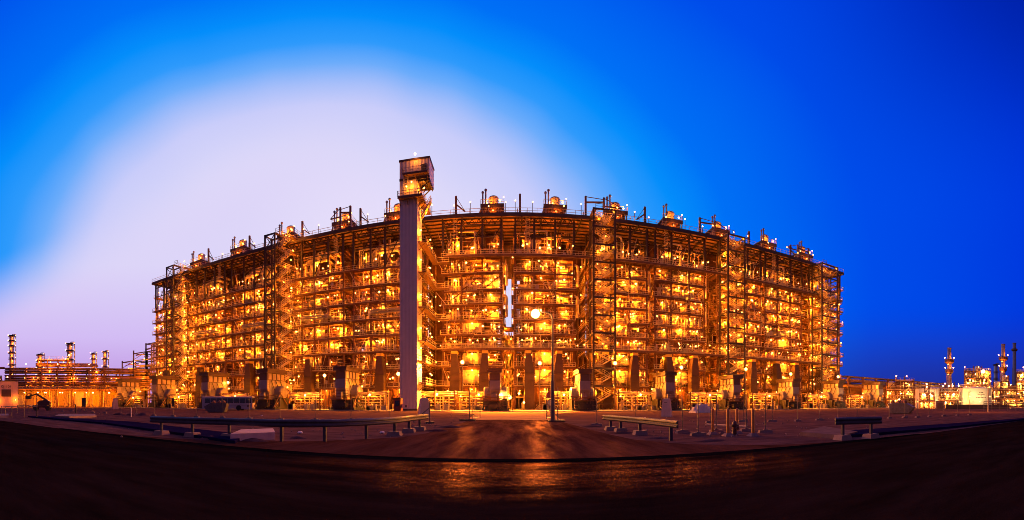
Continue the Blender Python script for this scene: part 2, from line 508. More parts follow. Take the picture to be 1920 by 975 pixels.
    # --- decks
    for i, z in enumerate(LV):
        x0, x1 = (-9.6, 9.6) if left else (-hw-.35, hw+.35)
        if left: segs = [(x0, x1, -.7)] if i % 2 == 0 else [(x0, -1.5, -.7), (-1.5, 4.0, rr.choice((-1.7,-.1))), (4.0, x1, -.7)]
        else:
            a_ = rr.choice((-2.4, 1.2)); b_ = a_+rr.choice((1.6, 3.0))
            ch = [rr.choice((-.7,-.35,-.35,-1.5,.5)) for _ in range(3)]
            segs = [(x0,a_,ch[0]),(a_,b_,ch[1]),(b_,x1,ch[2])]
            if i in (2, 8): segs = [(x0,x1,-.7)]
        d = MB(); rl = MB()
        for (sa, sb, y0) in segs:
            d.box(sa,sb,y0,4.4,z-.1,z); d.box(sa,sb,y0-.06,y0+.02,z-.30,z+.04)
            k = 0
            while sa+.6+k*1.2 < sb: d.box(sa+.55+k*1.2,sa+.65+k*1.2,y0+.1,4.3,z-.3,z-.11); k += 1
        pts = []
        for (sa, sb, y0) in segs: pts += [(sa,y0,z),(sb,y0,z)]
        rail(rl, pts, step=1.5)
        d.box(-hw-.85,-hw-.2,4.4,14.5,z-.1,z-.02); d.box(hw+.2,hw+.85,4.4,14.5,z-.1,z-.02)
        d.box(-hw-.9,-hw-.83,4.4,14.5,z-.36,z+.03); d.box(hw+.83,hw+.9,4.4,14.5,z-.36,z+.03)
        do = d.build('deck', M['grate'], t)
        rail(rl, [(-hw-.85,4.4,z),(-hw-.85,14.5,z)], step=2.4); rail(rl, [(hw+.85,4.4,z),(hw+.85,14.5,z)], step=2.4)
        if i < len(LV)-1: rail(rl, [(x0,4.2,z),(x1,4.2,z)], step=2.4)
        rl.build('handrail', M['galv'], do)
    # --- process pipework, one mesh per storey and per finish
    zz = LV+[ROOF-3.0]
    for i in range(len(LV)):
        a, b = zz[i], zz[i+1]
        last = i == len(LV)-1
        bright = MB(); dull = MB(); eq = MB()
        # tube bundle
        bx = (-4.6 if not left else rr.choice((-5.5, 1.5, -2)))
        nb = rr.randint(4,6)
        if i >= (4 if not left else 2):
            hgt = b-.45 if not last else a+4.6
            for k in range(nb):
                bright.tube((bx+k*.66, 1.6+.25*(k%2), a), (bx+k*.66, 1.6+.25*(k%2), hgt), .19, 7)
            bright.box(bx-.4, bx+nb*.66, 1.3, 2.1, hgt-.25, hgt) if rr.random()<.5 else None
        # big insulated loops
        for k in range(2 if not left else 3):
            x0 = U(-hw+.6, hw-3.5); x1 = x0+U(1.6,3.6); y = U(1.0,3.4); r = U(.16,.34)
            h0 = a+U(.4,1.0); h1 = min(b-.7, h0+U(1.0,2.2))
            bright.elbow([(x0,y,a),(x0,y,h1),(x1,y,h1),(x1,y,a+U(.0,.6))], r, 8)
        for k in range(7):
            x = U(-hw+.3, hw-.3); y = U(.3,4.0); r = U(.07,.17)
            (bright if rr.random()<.5 else dull).tube((x,y,a),(x,y,b-.3), r, 6)
        for k in range(8):
            x = U(-hw, hw-2); L_ = U(2,6); y = U(.4,4.2); z = U(a+.5,b-.7); r = U(.07,.2)
            (bright if rr.random()<.4 else dull).tube((x,y,z),(min(hw+.3,x+L_),y,z), r, 6)
        for k in range(5):
            x = U(-hw+.3,hw-.3); z = U(a+1.2,b-.7); dull.tube((x,.2,z),(x,4.6,z),U(.06,.14),6)
        for k in range(5):
            x = U(-hw+.5,hw-1.2); y = U(.4,3.4); s_ = U(.35,1.0)
            eq.box(x,x+s_,y,y+U(.3,.8),a,a+U(.6,1.7))
        for k in range(3):
            x = U(-hw+.5,hw-1.0); y = U(.2,2.0); z = a+U(.8,1.8)
            eq.ball((x,y,z),U(.2,.4),8); eq.tube((x,y,a),(x,y,z),.08,6)
        # thin lines, hangers and struts close to the front edge
        for k in range(13):
            x = U(-hw,hw); y = U(-.45,.5); r = U(.035,.08); za = a+U(0,1.2)
            bright.tube((x,y,za),(x,y,min(b-.1,za+U(1.2,3.2))), r, 5)
        for k in range(9):
            x = U(-hw,hw-1.5); y = U(-.4,1.2); z_ = U(a+.2,b-.5); bright.tube((x,y,z_),(min(hw,x+U(1.2,4.5)),y,z_), U(.035,.09), 5)
        for k in range(4):
            x = U(-hw,hw-2); dx_ = U(1.2,2.4)*rr.choice((-1,1)); bright.beam((x,U(-.3,.6),a+.1),(x+dx_,U(-.3,.6),b-.3), U(.08,.16))
        for k in range(4):
            x = U(-hw+.4,hw-.8); eq.box(x,x+U(.25,.6),U(-.3,.2),U(.3,.6),a+U(.5,1.3),a+U(1.4,2.2))
        # cable trays under the next deck
        eq.box(-hw, hw, 2.9, 3.4, b-.85, b-.72) if not last else None
        # pipes along both sides, seen in the gaps
        for sx in (-1,1):
            for k in range(4):
                y = U(5,14); x = sx*(hw+U(-.5,.5)); r = U(.09,.24)
                (bright if rr.random()<.4 else dull).tube((x,y,a),(x,y,b-.3),r,6)
            for k in range(3):
                z = U(a+.6,b-.6); x = sx*(hw+U(-.8,.4)); r = U(.07,.18)
                dull.tube((x,U(1,5),z),(x,U(9,14.4),z),r,6)
        bright.build('insulated_pipework', M['clad'], t, smooth=True)
        dull.build('pipework', M['pipe'], t, smooth=True)
        eq.build('deck_equipment', M['pipe'] if i%2 else M['drum'], t)
        # heat exchanger drum on some decks
        if (i in (2,4,6) and not left) or (left and i in (3,5)):
            x = U(-hw+2.2, hw-2.2)
            MB().lathe([(.01,-1.7),(.45,-1.65),(.62,-1.4),(.62,1.4),(.45,1.65),(.01,1.7)], (x,2.6,a+1.2), 12, 'x').build('exchanger_drum', M['clad'], t, smooth=True)
        # overhanging big pipe with elbow (left: long trays of pipe in front)
        if left and i == 4:
            mb = MB()
            for k, dz in enumerate((0,.5)):
                mb.elbow([(-3.2,1.5,a+1.2+dz),(-3.2,-1.9-.3*k,a+1.2+dz),(4.6,-1.9-.3*k,a+1.2+dz),(4.6,1.5,a+1.2+dz)],.24,8)
            mb.build('overhung_header_pipe', M['silver'], t, smooth=True)
        if left and last:
            mb = MB()
            for k in range(3):
                mb.elbow([(-5+k*1.2,2+k*.5,a),(-5+k*1.2,2+k*.5,a+4.2+k*1.1),(2.5+k*.8,2+k*.5,a+4.6+k*1.1),(2.5+k*.8,7,a+4.6+k*1.1)],.36,10)
            mb.build('transfer_line', M['clad'], t, smooth=True)
        if not left and i in (5,7):
            mb = MB().elbow([(3.4,1.2,a+2.4),(hw+1.2,1.2,a+2.4),(hw+1.2,1.2,a-2.6)],.3,8)
            mb.build('crossover_pipe', M['clad'], t, smooth=True)
        if not left and last:
            mb = MB().elbow([(-3.4,.6,a+6.4),(.6,.6,a+6.4),(.6,.6,a)],.24,8)
            mb.build('crossover_pipe', M['clad'], t, smooth=True)
    # --- caged ladders
    for (lx, ly, z0, z1) in ((-3.9 if not left else 6.2, -.25, LV[-1]+2.2, ROOF+1.0), (2.1 if not left else -7.2, .2, LV[5], LV[6]+1.0), (-5.6 if not left else 2.5, .1, LV[3], LV[4]+1)):
        ladder(MB(), lx, ly, z0, z1).build('caged_ladder', M['galv'], t)
    # --- foot of the furnace: pumps, small skids, stair
    gb = MB()
    for k in range(10):
        x = U(-hw,hw-1); y = U(-.6,3.5); gb.box(x,x+U(.5,1.4),y,y+U(.4,1),0,U(.5,1.6))
    for k in range(14):
        x = U(-hw,hw); y = U(-.5,4.0); gb.tube((x,y,0),(x,y,5.0),U(.07,.16),6)
    for k in range(6):
        x = U(-hw,hw-3); z = U(1.0,4.6); y = U(-.4,2); gb.tube((x,y,z),(x+U(2,4),y,z),U(.08,.18),6)
    gb.build('ground_pipework', M['clad'], t)
    # --- lamps
    for i, z in enumerate(LV):
        nxt = zz[i+1]
        last = i == len(LV)-1
        dim = (.9 if last else 1.0)*rr.choice((.55,.9,1.0,1.2,1.35))
        low = .8 if i < 2 else 1
        # on the deck edge
        for k in range(2):
            lamp(t, (U(-hw+.4,hw-.4), -.75, z+U(1.9,2.5)), rr.choice('ssm'), 36*dim*low if k==0 else 0, (0,.6,-.3))
        # under the deck above, in the front half
        for k in range(3):
            zt = nxt-.75 if not last else z+3.4
            lamp(t, ((k-1)*hw*.62+U(-1.3,1.3), U(.6,1.6), zt-U(0,.5)), rr.choice('smm'), U(170,380)*dim*low, (0,.1,-.42 if not last else .5), False, rr.choice((SOD,SOD,(1.0,.29,.02),(1.0,.19,.005))))
        # deep lamps by the firebox
        lamp(t, (U(-hw+1,hw-1), 3.5, z+2.1), 's', 260*dim, (0,-.45,-.2))
        for k in range(2): lamp(t, (U(-hw+.4,hw-.4), U(-.5,.4), z+U(1.2,2.7)), 's', 0)
        # side walkways
        for sx in (-1,1):
            if (i+(sx>0)) % 2 == 0: lamp(t, (sx*(hw+.6), U(5.5,13), z+2.2), 's', 170*dim, (sx*.2,-.3,-.35))
    lamp(t, (lowx, -.2, 4.6), 's', 380, (0,-.1,-.5)); lamp(t, (-hw+1, .2, 4.3), 's', 300, (0,-.2,-.5)); lamp(t, (hw-1, .2, 4.1), 's', 300, (0,-.2,-.5))
    return t

FR = [-9.2, 7.5, 25.3, 40.9, 58.4, 73.6, 90.3]
FL = [-30.0, -49.2, -68.4, -87.6, -103.6]
gr = 'furnace towers of the long row'
rlab = ['lit furnace tower just left of the narrow central sky gap, beside the tall lift tower',
        'lit furnace tower directly right of the narrow central sky gap, behind the road street lamp',
        'lit furnace tower second right of the central sky gap, behind a black framed stair tower',
        'lit furnace tower third right of the central sky gap',
        'lit furnace tower fourth right of the central sky gap, beside the middle stair tower',
        'lit furnace tower second from the right end of the furnace row',
        'lit furnace tower at the far right end of the furnace row']
llab = ['lit furnace tower behind and just left of the tall lift tower',
        'lit furnace tower second left of the tall lift tower',
        'lit furnace tower right of centre in the left half, beside the braced stair tower',
        'lit furnace tower above the parked bus, second from the left end of the row',
        'lit furnace tower at the far left end of the furnace row']
llab[2] = 'lit furnace tower third left of the tall lift tower, behind the braced stair tower'
for i, x in enumerate(FR): furnace('furnace_tower', rlab[i], False, 11+i*7, 6.75, gr).location = (x, GY, BASE)
for i, x in enumerate(FL): furnace('furnace_tower', llab[i], True, 137+i*9, 8.2, gr).location = (x, GY, BASE)

# shafts that close the wide gaps between furnaces, deep inside
for lab, x0, x1 in (('brown clad service shaft deep in the gap right of the two central furnaces', 14.6, 17.8),
                    ('brown clad service shaft deep in the gap by the middle stair tower', 48.2, 51.0),
                    ('brown clad service shaft deep in the gap near the right end stair tower', 80.9, 83.0),
                    ('brown clad service shaft deep in the gap behind the tall lift tower', -20.9, -16.2)):
    t = thing('service_shaft', lab, 'service shaft', ((x0+x1)/2, GY+15.5, BASE), 0, 'service shafts in the furnace gaps')
    hw = (x1-x0)/2+1.7
    mb = MB().box(-hw,hw,0,3,0,ROOF-.8)
    for z in range(3,44,3): mb.box(-hw-.03,hw+.03,-.12,-.02,z,z+.25)
    mb.build('shaft_wall', M['case'], t)
    mb = MB()
    for k in range(5):
        mb.tube((-hw+.4+k*(2*hw-.8)/4,-.8-.5*(k%2),0),(-hw+.4+k*(2*hw-.8)/4,-.8-.5*(k%2),ROOF-6),.18,6)
    mb.build('riser_pipe', M['pipe'], t)
    for z in LV_R[1::2]:
        mb = MB(); mb.box(-hw+1.4,hw-1.4,-6,-.3,z+.3,z+.4); rail(mb, [(-hw+1.4,-6,z+.4),(hw-1.4,-6,z+.4)])
        mb.build('crosswalk', M['grate'], t)
    for k, z in enumerate(LV_R): lamp(t, (R.uniform(-hw,hw)*.5, -2.0-(k%3)*2, z+2.4), 's', 80 if k%2 else 0, (0,-.3,-.3))
t = thing('rear_wall', 'long brown rear wall seen deep below and between the furnaces', 'wall', (0,GY+19,BASE))
mb = MB().box(-131,113,0,.3,0,15); x = -130
while x < 113: mb.box(x-.08,x+.08,-.12,-.01,0,15); x += 2.6
mb.build('wall_sheet', M['case'], t)
mb = MB()
for k in range(160):
    x = R.uniform(-111,96)
    if abs(x+.8) < 2: continue
    mb.tube((x,-R.uniform(.3,1.2),0),(x,-R.uniform(.3,1.2),R.uniform(6,15)),R.uniform(.08,.22),6)
mb.build('standing_pipe', M['pipe'], t)

# low bridge that closes the foot of the central gap
t = thing('service_bridge', 'steel pipe bridge closing the foot of the central gap at the end of the road', 'pipe bridge', (-.8, GY+6, BASE))
mb = MB()
for x in (-1.3,1.3):
    for y in (0,6): mb.box(x-.15,x+.15,y-.15,y+.15,0,20)
for z in (3,6,9.8,13.8,17,20): mb.box(-1.1,1.1,-.2,6.2,z-.15,z)
mb.build('bridge_frame', M['steel'], t)
mb = MB()
for k in range(14): mb.tube((-1.3,R.uniform(0,6),R.uniform(2,19)),(1.3,R.uniform(0,6),R.uniform(2,19)),R.uniform(.08,.2),6)
for k in range(9): x=R.uniform(-1,1); y=R.uniform(0,6); mb.tube((x,y,0),(x,y,19),R.uniform(.08,.18),6)
mb.build('bridge_pipework', M['clad'], t)
mb = MB(); mb.box(-2.2,2.2,9.6,10.0,0,19.5); mb.build('bridge_back_wall', M['case'], t)
for z in (2.6,5.2,9,13,17): lamp(t, (R.uniform(-.6,.6),-.5,z), 's', 260, (0,-.3,-.3))

# ------------------------------------------------------------------ long front walkways (right half)
for z, lab, x0, x1 in ((13.8, 'long railed walkway halfway up the right half, above the dark burner ducts', -15.6, 96.5),
                       (34.9, 'long railed walkway near the top of the right half, below the roof posts', -15.6, 96.5)):
    t = thing('facade_walkway', lab, 'walkway', (0, GY, BASE))
    mb = MB(); mb.box(x0,x1,-2.1,-.78,z-.08,z+.02); mb.box(x0,x1,-2.16,-2.08,z-.45,z+.06)
    x = x0+1
    while x < x1: mb.beam((x,-2.0,z-.3),(x,-.2,z-1.5),.12); x += 4.2
    d = mb.build('walkway_deck', M['grate'], t)
    rail(MB(), [(x0,-2.1,z),(x1,-2.1,z)], t=.085).build('handrail', M['galv'], t)
    x = x0+3
    while x < x1:
        lamp(t, (x+R.uniform(-1.5,1.5), -1.9, z+2.3), 's', 0 if z > 20 else 40, (0,.3,-.4)); x += 8.5

# ------------------------------------------------------------------ the long roof
t = thing('furnace_roof', 'long dark edged roof over the whole furnace row, with a railing along its eave', 'roof', (0, GY, 0))
RX0, RX1 = -112.5, 97.6
MB().box(RX0,RX1,-1.4,17.5,ROOF-.02,ROOF+.12).build('roof_sheet', M['roof'], t)
mb = MB()
mb.box(RX0-.1,RX1+.1,-1.62,-1.42,ROOF-.5,ROOF+.35); mb.box(RX0-.1,RX1+.1,17.52,17.7,ROOF-.5,ROOF+.35)
mb.box(RX0-.12,RX0-.02,-1.4,17.5,ROOF-.45,ROOF+.3); mb.box(RX1+.02,RX1+.12,-1.4,17.5,ROOF-.45,ROOF+.3)
mb.build('eave_beam', M['dark'], t)
mb = MB().box(RX0+.2,RX1-.2,17.0,17.2,35.3,ROOF-.1)
x = RX0+1
while x < RX1-1:
    mb.box(x-.1,x+.1,16.85,16.98,35.4,ROOF-.1); x += 2.3
for z in (37.6,40,42.2): mb.box(RX0+.3,RX1-.3,16.8,16.84,z,z+.15)
mb.build('back_sheet', M['roof'], t)
mb = MB(); y = .2
while y < 17: mb.box(RX0,RX1,y-.08,y+.08,ROOF-.3,ROOF-.05); y += 1.9
x = RX0+1
while x < RX1: mb.box(x-.14,x+.14,-1.4,17.4,ROOF-.62,ROOF-.32); x += 4.55
mb.build('purlins', M['dark'], t)
rail(MB(), [(RX0,-1.5,ROOF+.15),(RX1,-1.5,ROOF+.15)], h=1.25, t=.07, step=2.2).build('handrail', M['galv'], t)

# ------------------------------------------------------------------ drum platforms on the roof
VX = [362,440,530,635,735,917,1035,1150,1255,1345,1435,1505]
vlab = ['left end of the roof','roof, second from the left end','roof above the left braced stair tower','roof, fourth from the left end',
        'roof close behind the tall lift tower','roof, first right of the lift tower','roof above the road street lamp',
        'roof behind the top of the nearest black stair tower','roof, fifth from the right end',
        'roof under the wide gallows frame','roof, second from the right end','far right end of the roof']
def drum_unit(label):
    t = thing('roof_drum_platform', label, 'drum platform', group='drum platforms on the roof')
    mb = MB()
    for x in (-2.7,2.7):
        for y in (0,5): mb.box(x-.14,x+.14,y-.14,y+.14,0,6.4)
    mb.box(-2.9,2.9,-.2,5.2,6.3,6.5); mb.box(-2.95,2.95,-.3,-.2,5.7,6.6); mb.box(-2.95,2.95,5.2,5.3,5.7,6.6)
    mb.beam((-2.7,0,2),(2.7,0,6),.14); mb.beam((2.7,0,2),(-2.7,0,6),.14)
    mb.build('support_frame', M['dark'], t)
    mb = MB().box(-2.2,2.4,.3,4.8,3.6,6.2)
    for k in range(9): mb.box(-2.2+k*.55,-2.1+k*.55,.2,.3,3.6,6.2)
    mb.build('duct_box', M['case'], t)
    mb = MB().lathe([(1.2,0),(1.2,2.5),(1.32,2.5),(1.32,2.7),(1.15,2.95),(.7,3.2),(.01,3.3)], (.2,2.5,6.5), 18)
    for z in (.6,1.2,1.8): mb.lathe([(1.24,z),(1.27,z+.05),(1.24,z+.1)], (.2,2.5,6.5), 18)
    mb.build('drum', M['drum'], t, smooth=True)
    mb = MB()
    for k, h in enumerate((9.6,10.2)):
        mb.tube((-2.4+k*.75,.4,3),(-2.4+k*.75,.4,h),.2,8); mb.lathe([(.34,h),(.34,h+.3),(.01,h+.55)],(-2.4+k*.75,.4,0),10)
    mb.build('vent_stack', M['silver'], t, smooth=True)
    MB().elbow([(-3.6,.2,3.2),(-2.6,.2,6.0),(-2.2,.3,6.6)],.2,8).build('inclined_pipe', M['pipe'], t)
    mb = MB(); rr = random.Random(77)
    for k in range(6): x = rr.uniform(3.2,6.6); mb.box(x,x+rr.uniform(.3,.9),rr.uniform(-5.5,-1),rr.uniform(-.8,.4),0,rr.uniform(.5,1.5))
    for k in range(7): x = rr.uniform(-3.4,6.8); y = rr.uniform(-5.5,-.6); mb.tube((x,y,0),(x,y,rr.uniform(1.0,3.2)),rr.uniform(.06,.16),6)
    for k in range(4): x = rr.uniform(-3,3); z = rr.uniform(.4,1.6); mb.tube((x,-4+k,z),(x+rr.uniform(2,4),-4+k,z),rr.uniform(.08,.18),6)
    mb.build('pipework', M['clad'], t)
    lamp(t, (4.6,-3.0,1.9), 's', 120, (0,-.3,-.2)); lamp(t, (5.8,-1.5,1.2), 's', 60, (0,-.4,.2))
    rail(MB(), [(-2.9,-.2,6.5),(2.9,-.2,6.5),(2.9,5.2,6.5)], h=1.2, t=.07).build('handrail', M['galv'], t)
    lamp(t, (-1.5,.9,7.3), 'm', 130, (.4,-.3,.2)); lamp(t, (1.9,.2,7.4), 'm', 110, (-.2,-.2,.1)); lamp(t, (2.8,.0,8.3), 's', 0)
    lamp(t, (.2,-.3,4.9), 's', 170, (0,-.4,-.2)); lamp(t, (-2.9,-.2,2.4), 's', 160, (0,-.4,0))
    return t
vy = 100.5
proto = None
for i, px in enumerate(VX):
    lab = 'lit drum platform with twin vents, '+vlab[i]
    y = vy
    loc = (XD(px+6, y), y, ROOF+.1)
    if proto is None: proto = drum_unit(lab); proto.location = loc
    else: dup(proto, loc, 0, lab)

# ------------------------------------------------------------------ jib cranes and lamp posts along the eave
def jib(label, h=5.6, reach=2.2, arm=1, gallows=False):
    t = thing('jib_crane', label, 'jib crane', group='jib cranes on the roof edge')
    MB().box(-.22,.22,-.22,.22,0,h).build('mast', M['steel'], t)
    mb = MB()
    if gallows:
        mb.box(arm*reach*1.8-.2,arm*reach*1.8+.2,-.2,.2,0,h*1.02)
        mb.beam((0,0,h*.72),(arm*reach*1.8,0,h*.8),.3); mb.beam((arm*reach*1.8,0,h),(arm*reach*3.6,0,h*.62),.14); mb.beam((0,0,h*.98),(arm*reach*1.8,0,h*.93),.12)
        mb.beam((arm*reach*1.8,0,h*.62),(arm*reach*3.6,0,h*.6),.25)
    else:
        mb.beam((0,0,h*.6),(arm*reach,.0,h*.22),.26); mb.beam((0,0,h*.97),(arm*reach*.9,0,h*.3),.1)
    mb.build('arm', M['steel'], t)
    return t
ey = GY-1.1
jl = [(391,466,1,'leftmost jib crane on the roof edge, post with a slanting arm'),
      (468,442,1,'jib crane on the roof edge, second from the left'),
      (567,415,1,'jib crane on the roof edge, third from the left'),
      (676,391,1,'jib crane on the roof edge just left of the lift tower'),
      (855,368,1,'jib crane on the roof edge just right of the lift tower'),
      (975,364,0,'bare upright mast on the roof edge above the central sky gap'),
      (1209,388,-1,'jib crane on the roof edge right of the nearest stair tower, arm leftward'),
      (1404,434,-1,'jib crane on the roof edge above the middle stair tower'),
      (1482,459,1,'rightmost jib crane on the roof edge')]
for px, top, arm, lab in jl:
    x = XD(px, ey); r = hypot(x, ey); h = (HOR-top)/F*r+CAMH-ROOF
    t = jib(lab, max(3.5,h), 2.1, arm or 1)
    if arm == 0:
        for c in list(t.children):
            if c.name.startswith('arm'): bpy.data.objects.remove(c)
    t.location = (x, ey, ROOF)
for px, top, arm, lab in ((657,386,-1,'gallows crane on the roof edge, second crane left of the lift tower'),
                          (1098,368,1,'gallows crane behind the top of the nearest black stair tower'),
                          (1312,408,1,'wide gallows crane on the roof edge left of the middle stair tower'),
                          (1516,466,-1,'small gallows crane at the right end of the roof')):
    x = XD(px, ey); r = hypot(x, ey); h = (HOR-top)/F*r+CAMH-ROOF
    t = jib(lab, h, 2.4 if px > 1000 else 1.5, arm, True); t.location = (x, ey, ROOF)
k = 0
for px in list(range(320,1560,31)):
    if 735 < px < 800: continue
    x = XD(px+R.uniform(-8,8), ey)
    t = thing('roof_lamp_post', 'slim lamp post on the roof railing, %s along the eave from the left' % (ORD[k] if k < 20 else 'number %d' % (k+1)), 'lamp post', (x, ey-.2, ROOF), 0, 'lamp posts on the roof railing')
    h = R.uniform(1.6,3.0)
    MB().tube((0,0,0),(0,0,h),.07,6).build('pole', M['post'], t)
    lamp(t, (0,0,h+.15), R.choice('sss'), 0)
    k += 1

# ------------------------------------------------------------------ stair towers
def stair_tower(label, w, d, h, braced, side=1):
    rr = random.Random(int(h*10)+int(w*7))
    t = thing('stair_tower', label, 'stair tower', group='stair towers in front of the furnaces')
    fr = MB(); st = 3.92
    n = int(h/st)
    for x in (0,w):
        for y in (0,d): fr.box(x-.19,x+.19,y-.19,y+.19,0,h)
    for i in range(n+1):
        z = h-i*st
        if z < 1: continue
        for y in (0,d): fr.box(.2,w-.2,y-.14,y+.14,z-.36,z)
        for x in (0,w): fr.box(x-.12,x+.12,.2,d-.2,z-.34,z-.02)
        if braced and z-st > -1:
            fr.beam((0,0,max(0,z-st)),(w,0,z-.3),.16); fr.beam((w,0,max(0,z-st)),(0,0,z-.3),.16)
    fr.build('tower_frame', M['dark'], t)
    sx0, sx1 = (.7, w-.7) if not braced else (w+.4, w+4.2)
    for i in range(n+1):
        z = h-i*st-st*.5 if i < n else 0
    for i in range(n):
        z0 = h-(i+1)*st-.05
        if z0 < -1: break
        z0 = max(z0, 0); z1 = h-i*st-.05
        zm = (z0+z1)/2
        mb = MB()
        stair(mb, (sx0,d*.18,z0),(sx1,d*.18,zm)); stair(mb, (sx1,d*.55,zm),(sx0,d*.55,z1))
        fo = mb.build('stair_flight', M['galv'], t)
        mb = MB().box(sx1-.1,sx1+1.0,.2,d-.3,zm-.08,zm); rail(mb, [(sx1+1.0,.2,zm),(sx1+1.0,d-.3,zm)])
        mb.box(sx0-.6,sx0+.1,.2,d-.3,z1-.08,z1); rail(mb, [(sx0-.2,.15,z1),(sx0+1.4,.15,z1)])
        mb.build('landing', M['grate'], t)
        lamp(t, (rr.uniform(sx0,sx1), d-.4, z1-.5), 's', 170, (0,-.5,-.3))
        if i % 2 == 0: lamp(t, (sx1+.5, .4, zm+2.0), 's', 90, (0,-.1,-.4))
    rl = MB(); rail(rl, [(0,0,h-st*.0),(w,0,h-st*.0)]) if not braced else None
    if rl.v: pass
    return t
for lab, px0, px1, d, top, br in (
        ('nearest black framed stair tower, with zigzag stairs, right of the road', 1113, 1153, 4.2, 389, False),
        ('middle black framed stair tower with zigzag stairs in the right half', 1365, 1396, 4.2, 437, False),
        ('black framed stair tower at the far right end of the furnace row', 1541, 1570, 4.2, 492, False),
        ('cross braced stair tower at the far left end of the furnace row', 312.5, 325, 3.2, 501, True),
        ('cross braced stair tower in the middle of the left half', 497, 515, 3.2, 441, True)):
    yy = 87.6
    x0 = XD(px0, yy); x1 = XD(px1, yy); r = hypot(x0, yy); h = (HOR-top)/F*r+CAMH
    stair_tower(lab, x1-x0, d, h-BASE, br).location = (x0, yy, BASE)

# end balconies
for lab, x, s in (('stack of small railed balconies on the left end of the furnace row', -112.2, -1), ('stack of small railed balconies on the right end of the furnace row', 98.0, 1)):
    t = thing('end_balcony_stack', lab, 'balcony', (x, GY+1.0, BASE))
    fr = MB()
    for y in (0,6,12): fr.box(-.18,.18,y-.18,y+.18,0,ROOF-.8)
    for i, z in enumerate(LV_R): fr.beam((0,0,z-3.2),(0,6,z-.2),.16); fr.beam((0,12,z-3.2),(0,6,z-.2),.16); fr.beam((0,0,z-.3),(0,12,z-.3),.2)
    fr.build('end_frame', M['steel'], t)
    for i, z in enumerate(LV_R+[39.5]):
        wdt = 1.6 if i % 3 else 2.3
        mb = MB().box(min(0,s*wdt),max(0,s*wdt),0,3.6+(i%2)*2,z-.12,z); mb.beam((s*.1,1,z-1.5),(s*wdt*.9,1,z-.15),.12)
        o = mb.build('balcony_deck', M['grate'], t)
        rail(MB(), [(0,0,z),(s*wdt,0,z),(s*wdt,3.6+(i%2)*2,z)]).build('handrail', M['galv'], o)
        lamp(t, (s*.8,1.2,z+2.1), 's', 140, (0,-.3,-.3))
        if i % 2 == 0: lamp(t, (s*wdt,.4,z+1.4), 's', 60, (-s*.2,.2,-.3))

# ------------------------------------------------------------------ lift tower
TX0, TX1, TY0, TY1 = -21.9, -18.45, 77.0, 81.4
t = thing('lift_tower', 'tall pale corrugated lift tower with an overhanging machine room on top', 'lift tower', (TX0, TY0, BASE))
w = TX1-TX0; d = TY1-TY0; HT = 45.3; HH = 49.0
MB().box(0,w,0,d,0,HT).build('shaft', M['tower'], t)
mb = MB(); mb.box(w+.002,w+.05,.02,d-.02,.2,HT-.2); mb.build('side_cladding', M['towerY'], t)
mb = MB().box(0,6.0,-.02,d,HT+.02,HH); mb.build('machine_room', M['tower'], t)
mb = MB().box(-.12,6.12,-.15,d+.12,HH+.01,HH+.35); mb.box(-.05,6.05,-.08,-.03,HT-.1,HT+.35)
mb.box(w+.2,6.0,.3,d-.2,HT-.35,HT-.02)
for x in (4.1,5.0,5.8): mb.box(x-.08,x+.08,.1,d-.1,HT-.55,HT-.36)
mb.beam((w+.05,1.0,HT-2.2),(5.6,1.0,HT-.4),.16); mb.beam((w+.05,d-.8,HT-2.2),(5.6,d-.8,HT-.4),.16)
mb.build('roof_trim', M['dark'], t)
MB().box(4.4,5.4,-.1,-.03,HT+.75,HT+2.7).build('door', M['black'], t)
mb = MB().box(.9,5.9,-1.2,-.05,HT+.55,HT+.68); mb.box(.9,5.9,-1.26,-1.2,HT+.35,HT+.75)
for x in (1.2,3.4,5.7): mb.beam((x,-1.1,HT+.5),(x,-.03,HT-.5),.1)
o = mb.build('top_balcony', M['grate'], t)
rail(MB(), [(.9,-.05,HT+.68),(.9,-1.2,HT+.68),(5.9,-1.2,HT+.68),(5.9,-.05,HT+.68)], step=1.9, t=.05).build('handrail', M['galv'], o)
z = 41.6
mb = MB().box(-.1,w+1.3,-1.2,-.03,z-.14,z); mb.box(w+.06,w+1.3,0,d+3,z-.14,z); mb.box(-.1,w+1.3,-1.27,-1.2,z-.4,z+.05)
for x in (.2,w*.5,w): mb.beam((x,-1.1,z-.2),(x,-.03,z-1.3),.12)
for y in (.8,2.2,3.6): mb.beam((w+1.2,y,z-.2),(w+.06,y,z-1.4),.12)
o = mb.build('balcony', M['grate'], t)
rail(MB(), [(-.1,-.05,z),(-.1,-1.2,z),(w+1.3,-1.2,z),(w+1.3,d+3,z)], step=1.2).build('handrail', M['galv'], o)
mb = MB(); stair(mb, (w+.4,d*.4,HT-6.8),(w+2.4,d*.4,z)); ladder(mb,1.35,-.2,z,HT+.6,cage=True)
mb.build('ladder', M['galv'], t)
lamp(t, (3.3,-.7,HH+.75), 'm', 45, (0,-.3,-.9), True); lamp(t, (2.6,-.75,HT-.9), 's', 40, (0,.05,-.5)); lamp(t, (1.6,-.8,z+2.0), 's', 25, (0,.1,-.3))
lamp(t, (w+1.1,1.5,z+2.6), 'm', 120, (0,-.2,-.3)); lamp(t, (w+1.2,3.2,z-1.5), 'm', 260, (.3,-.3,-.3))
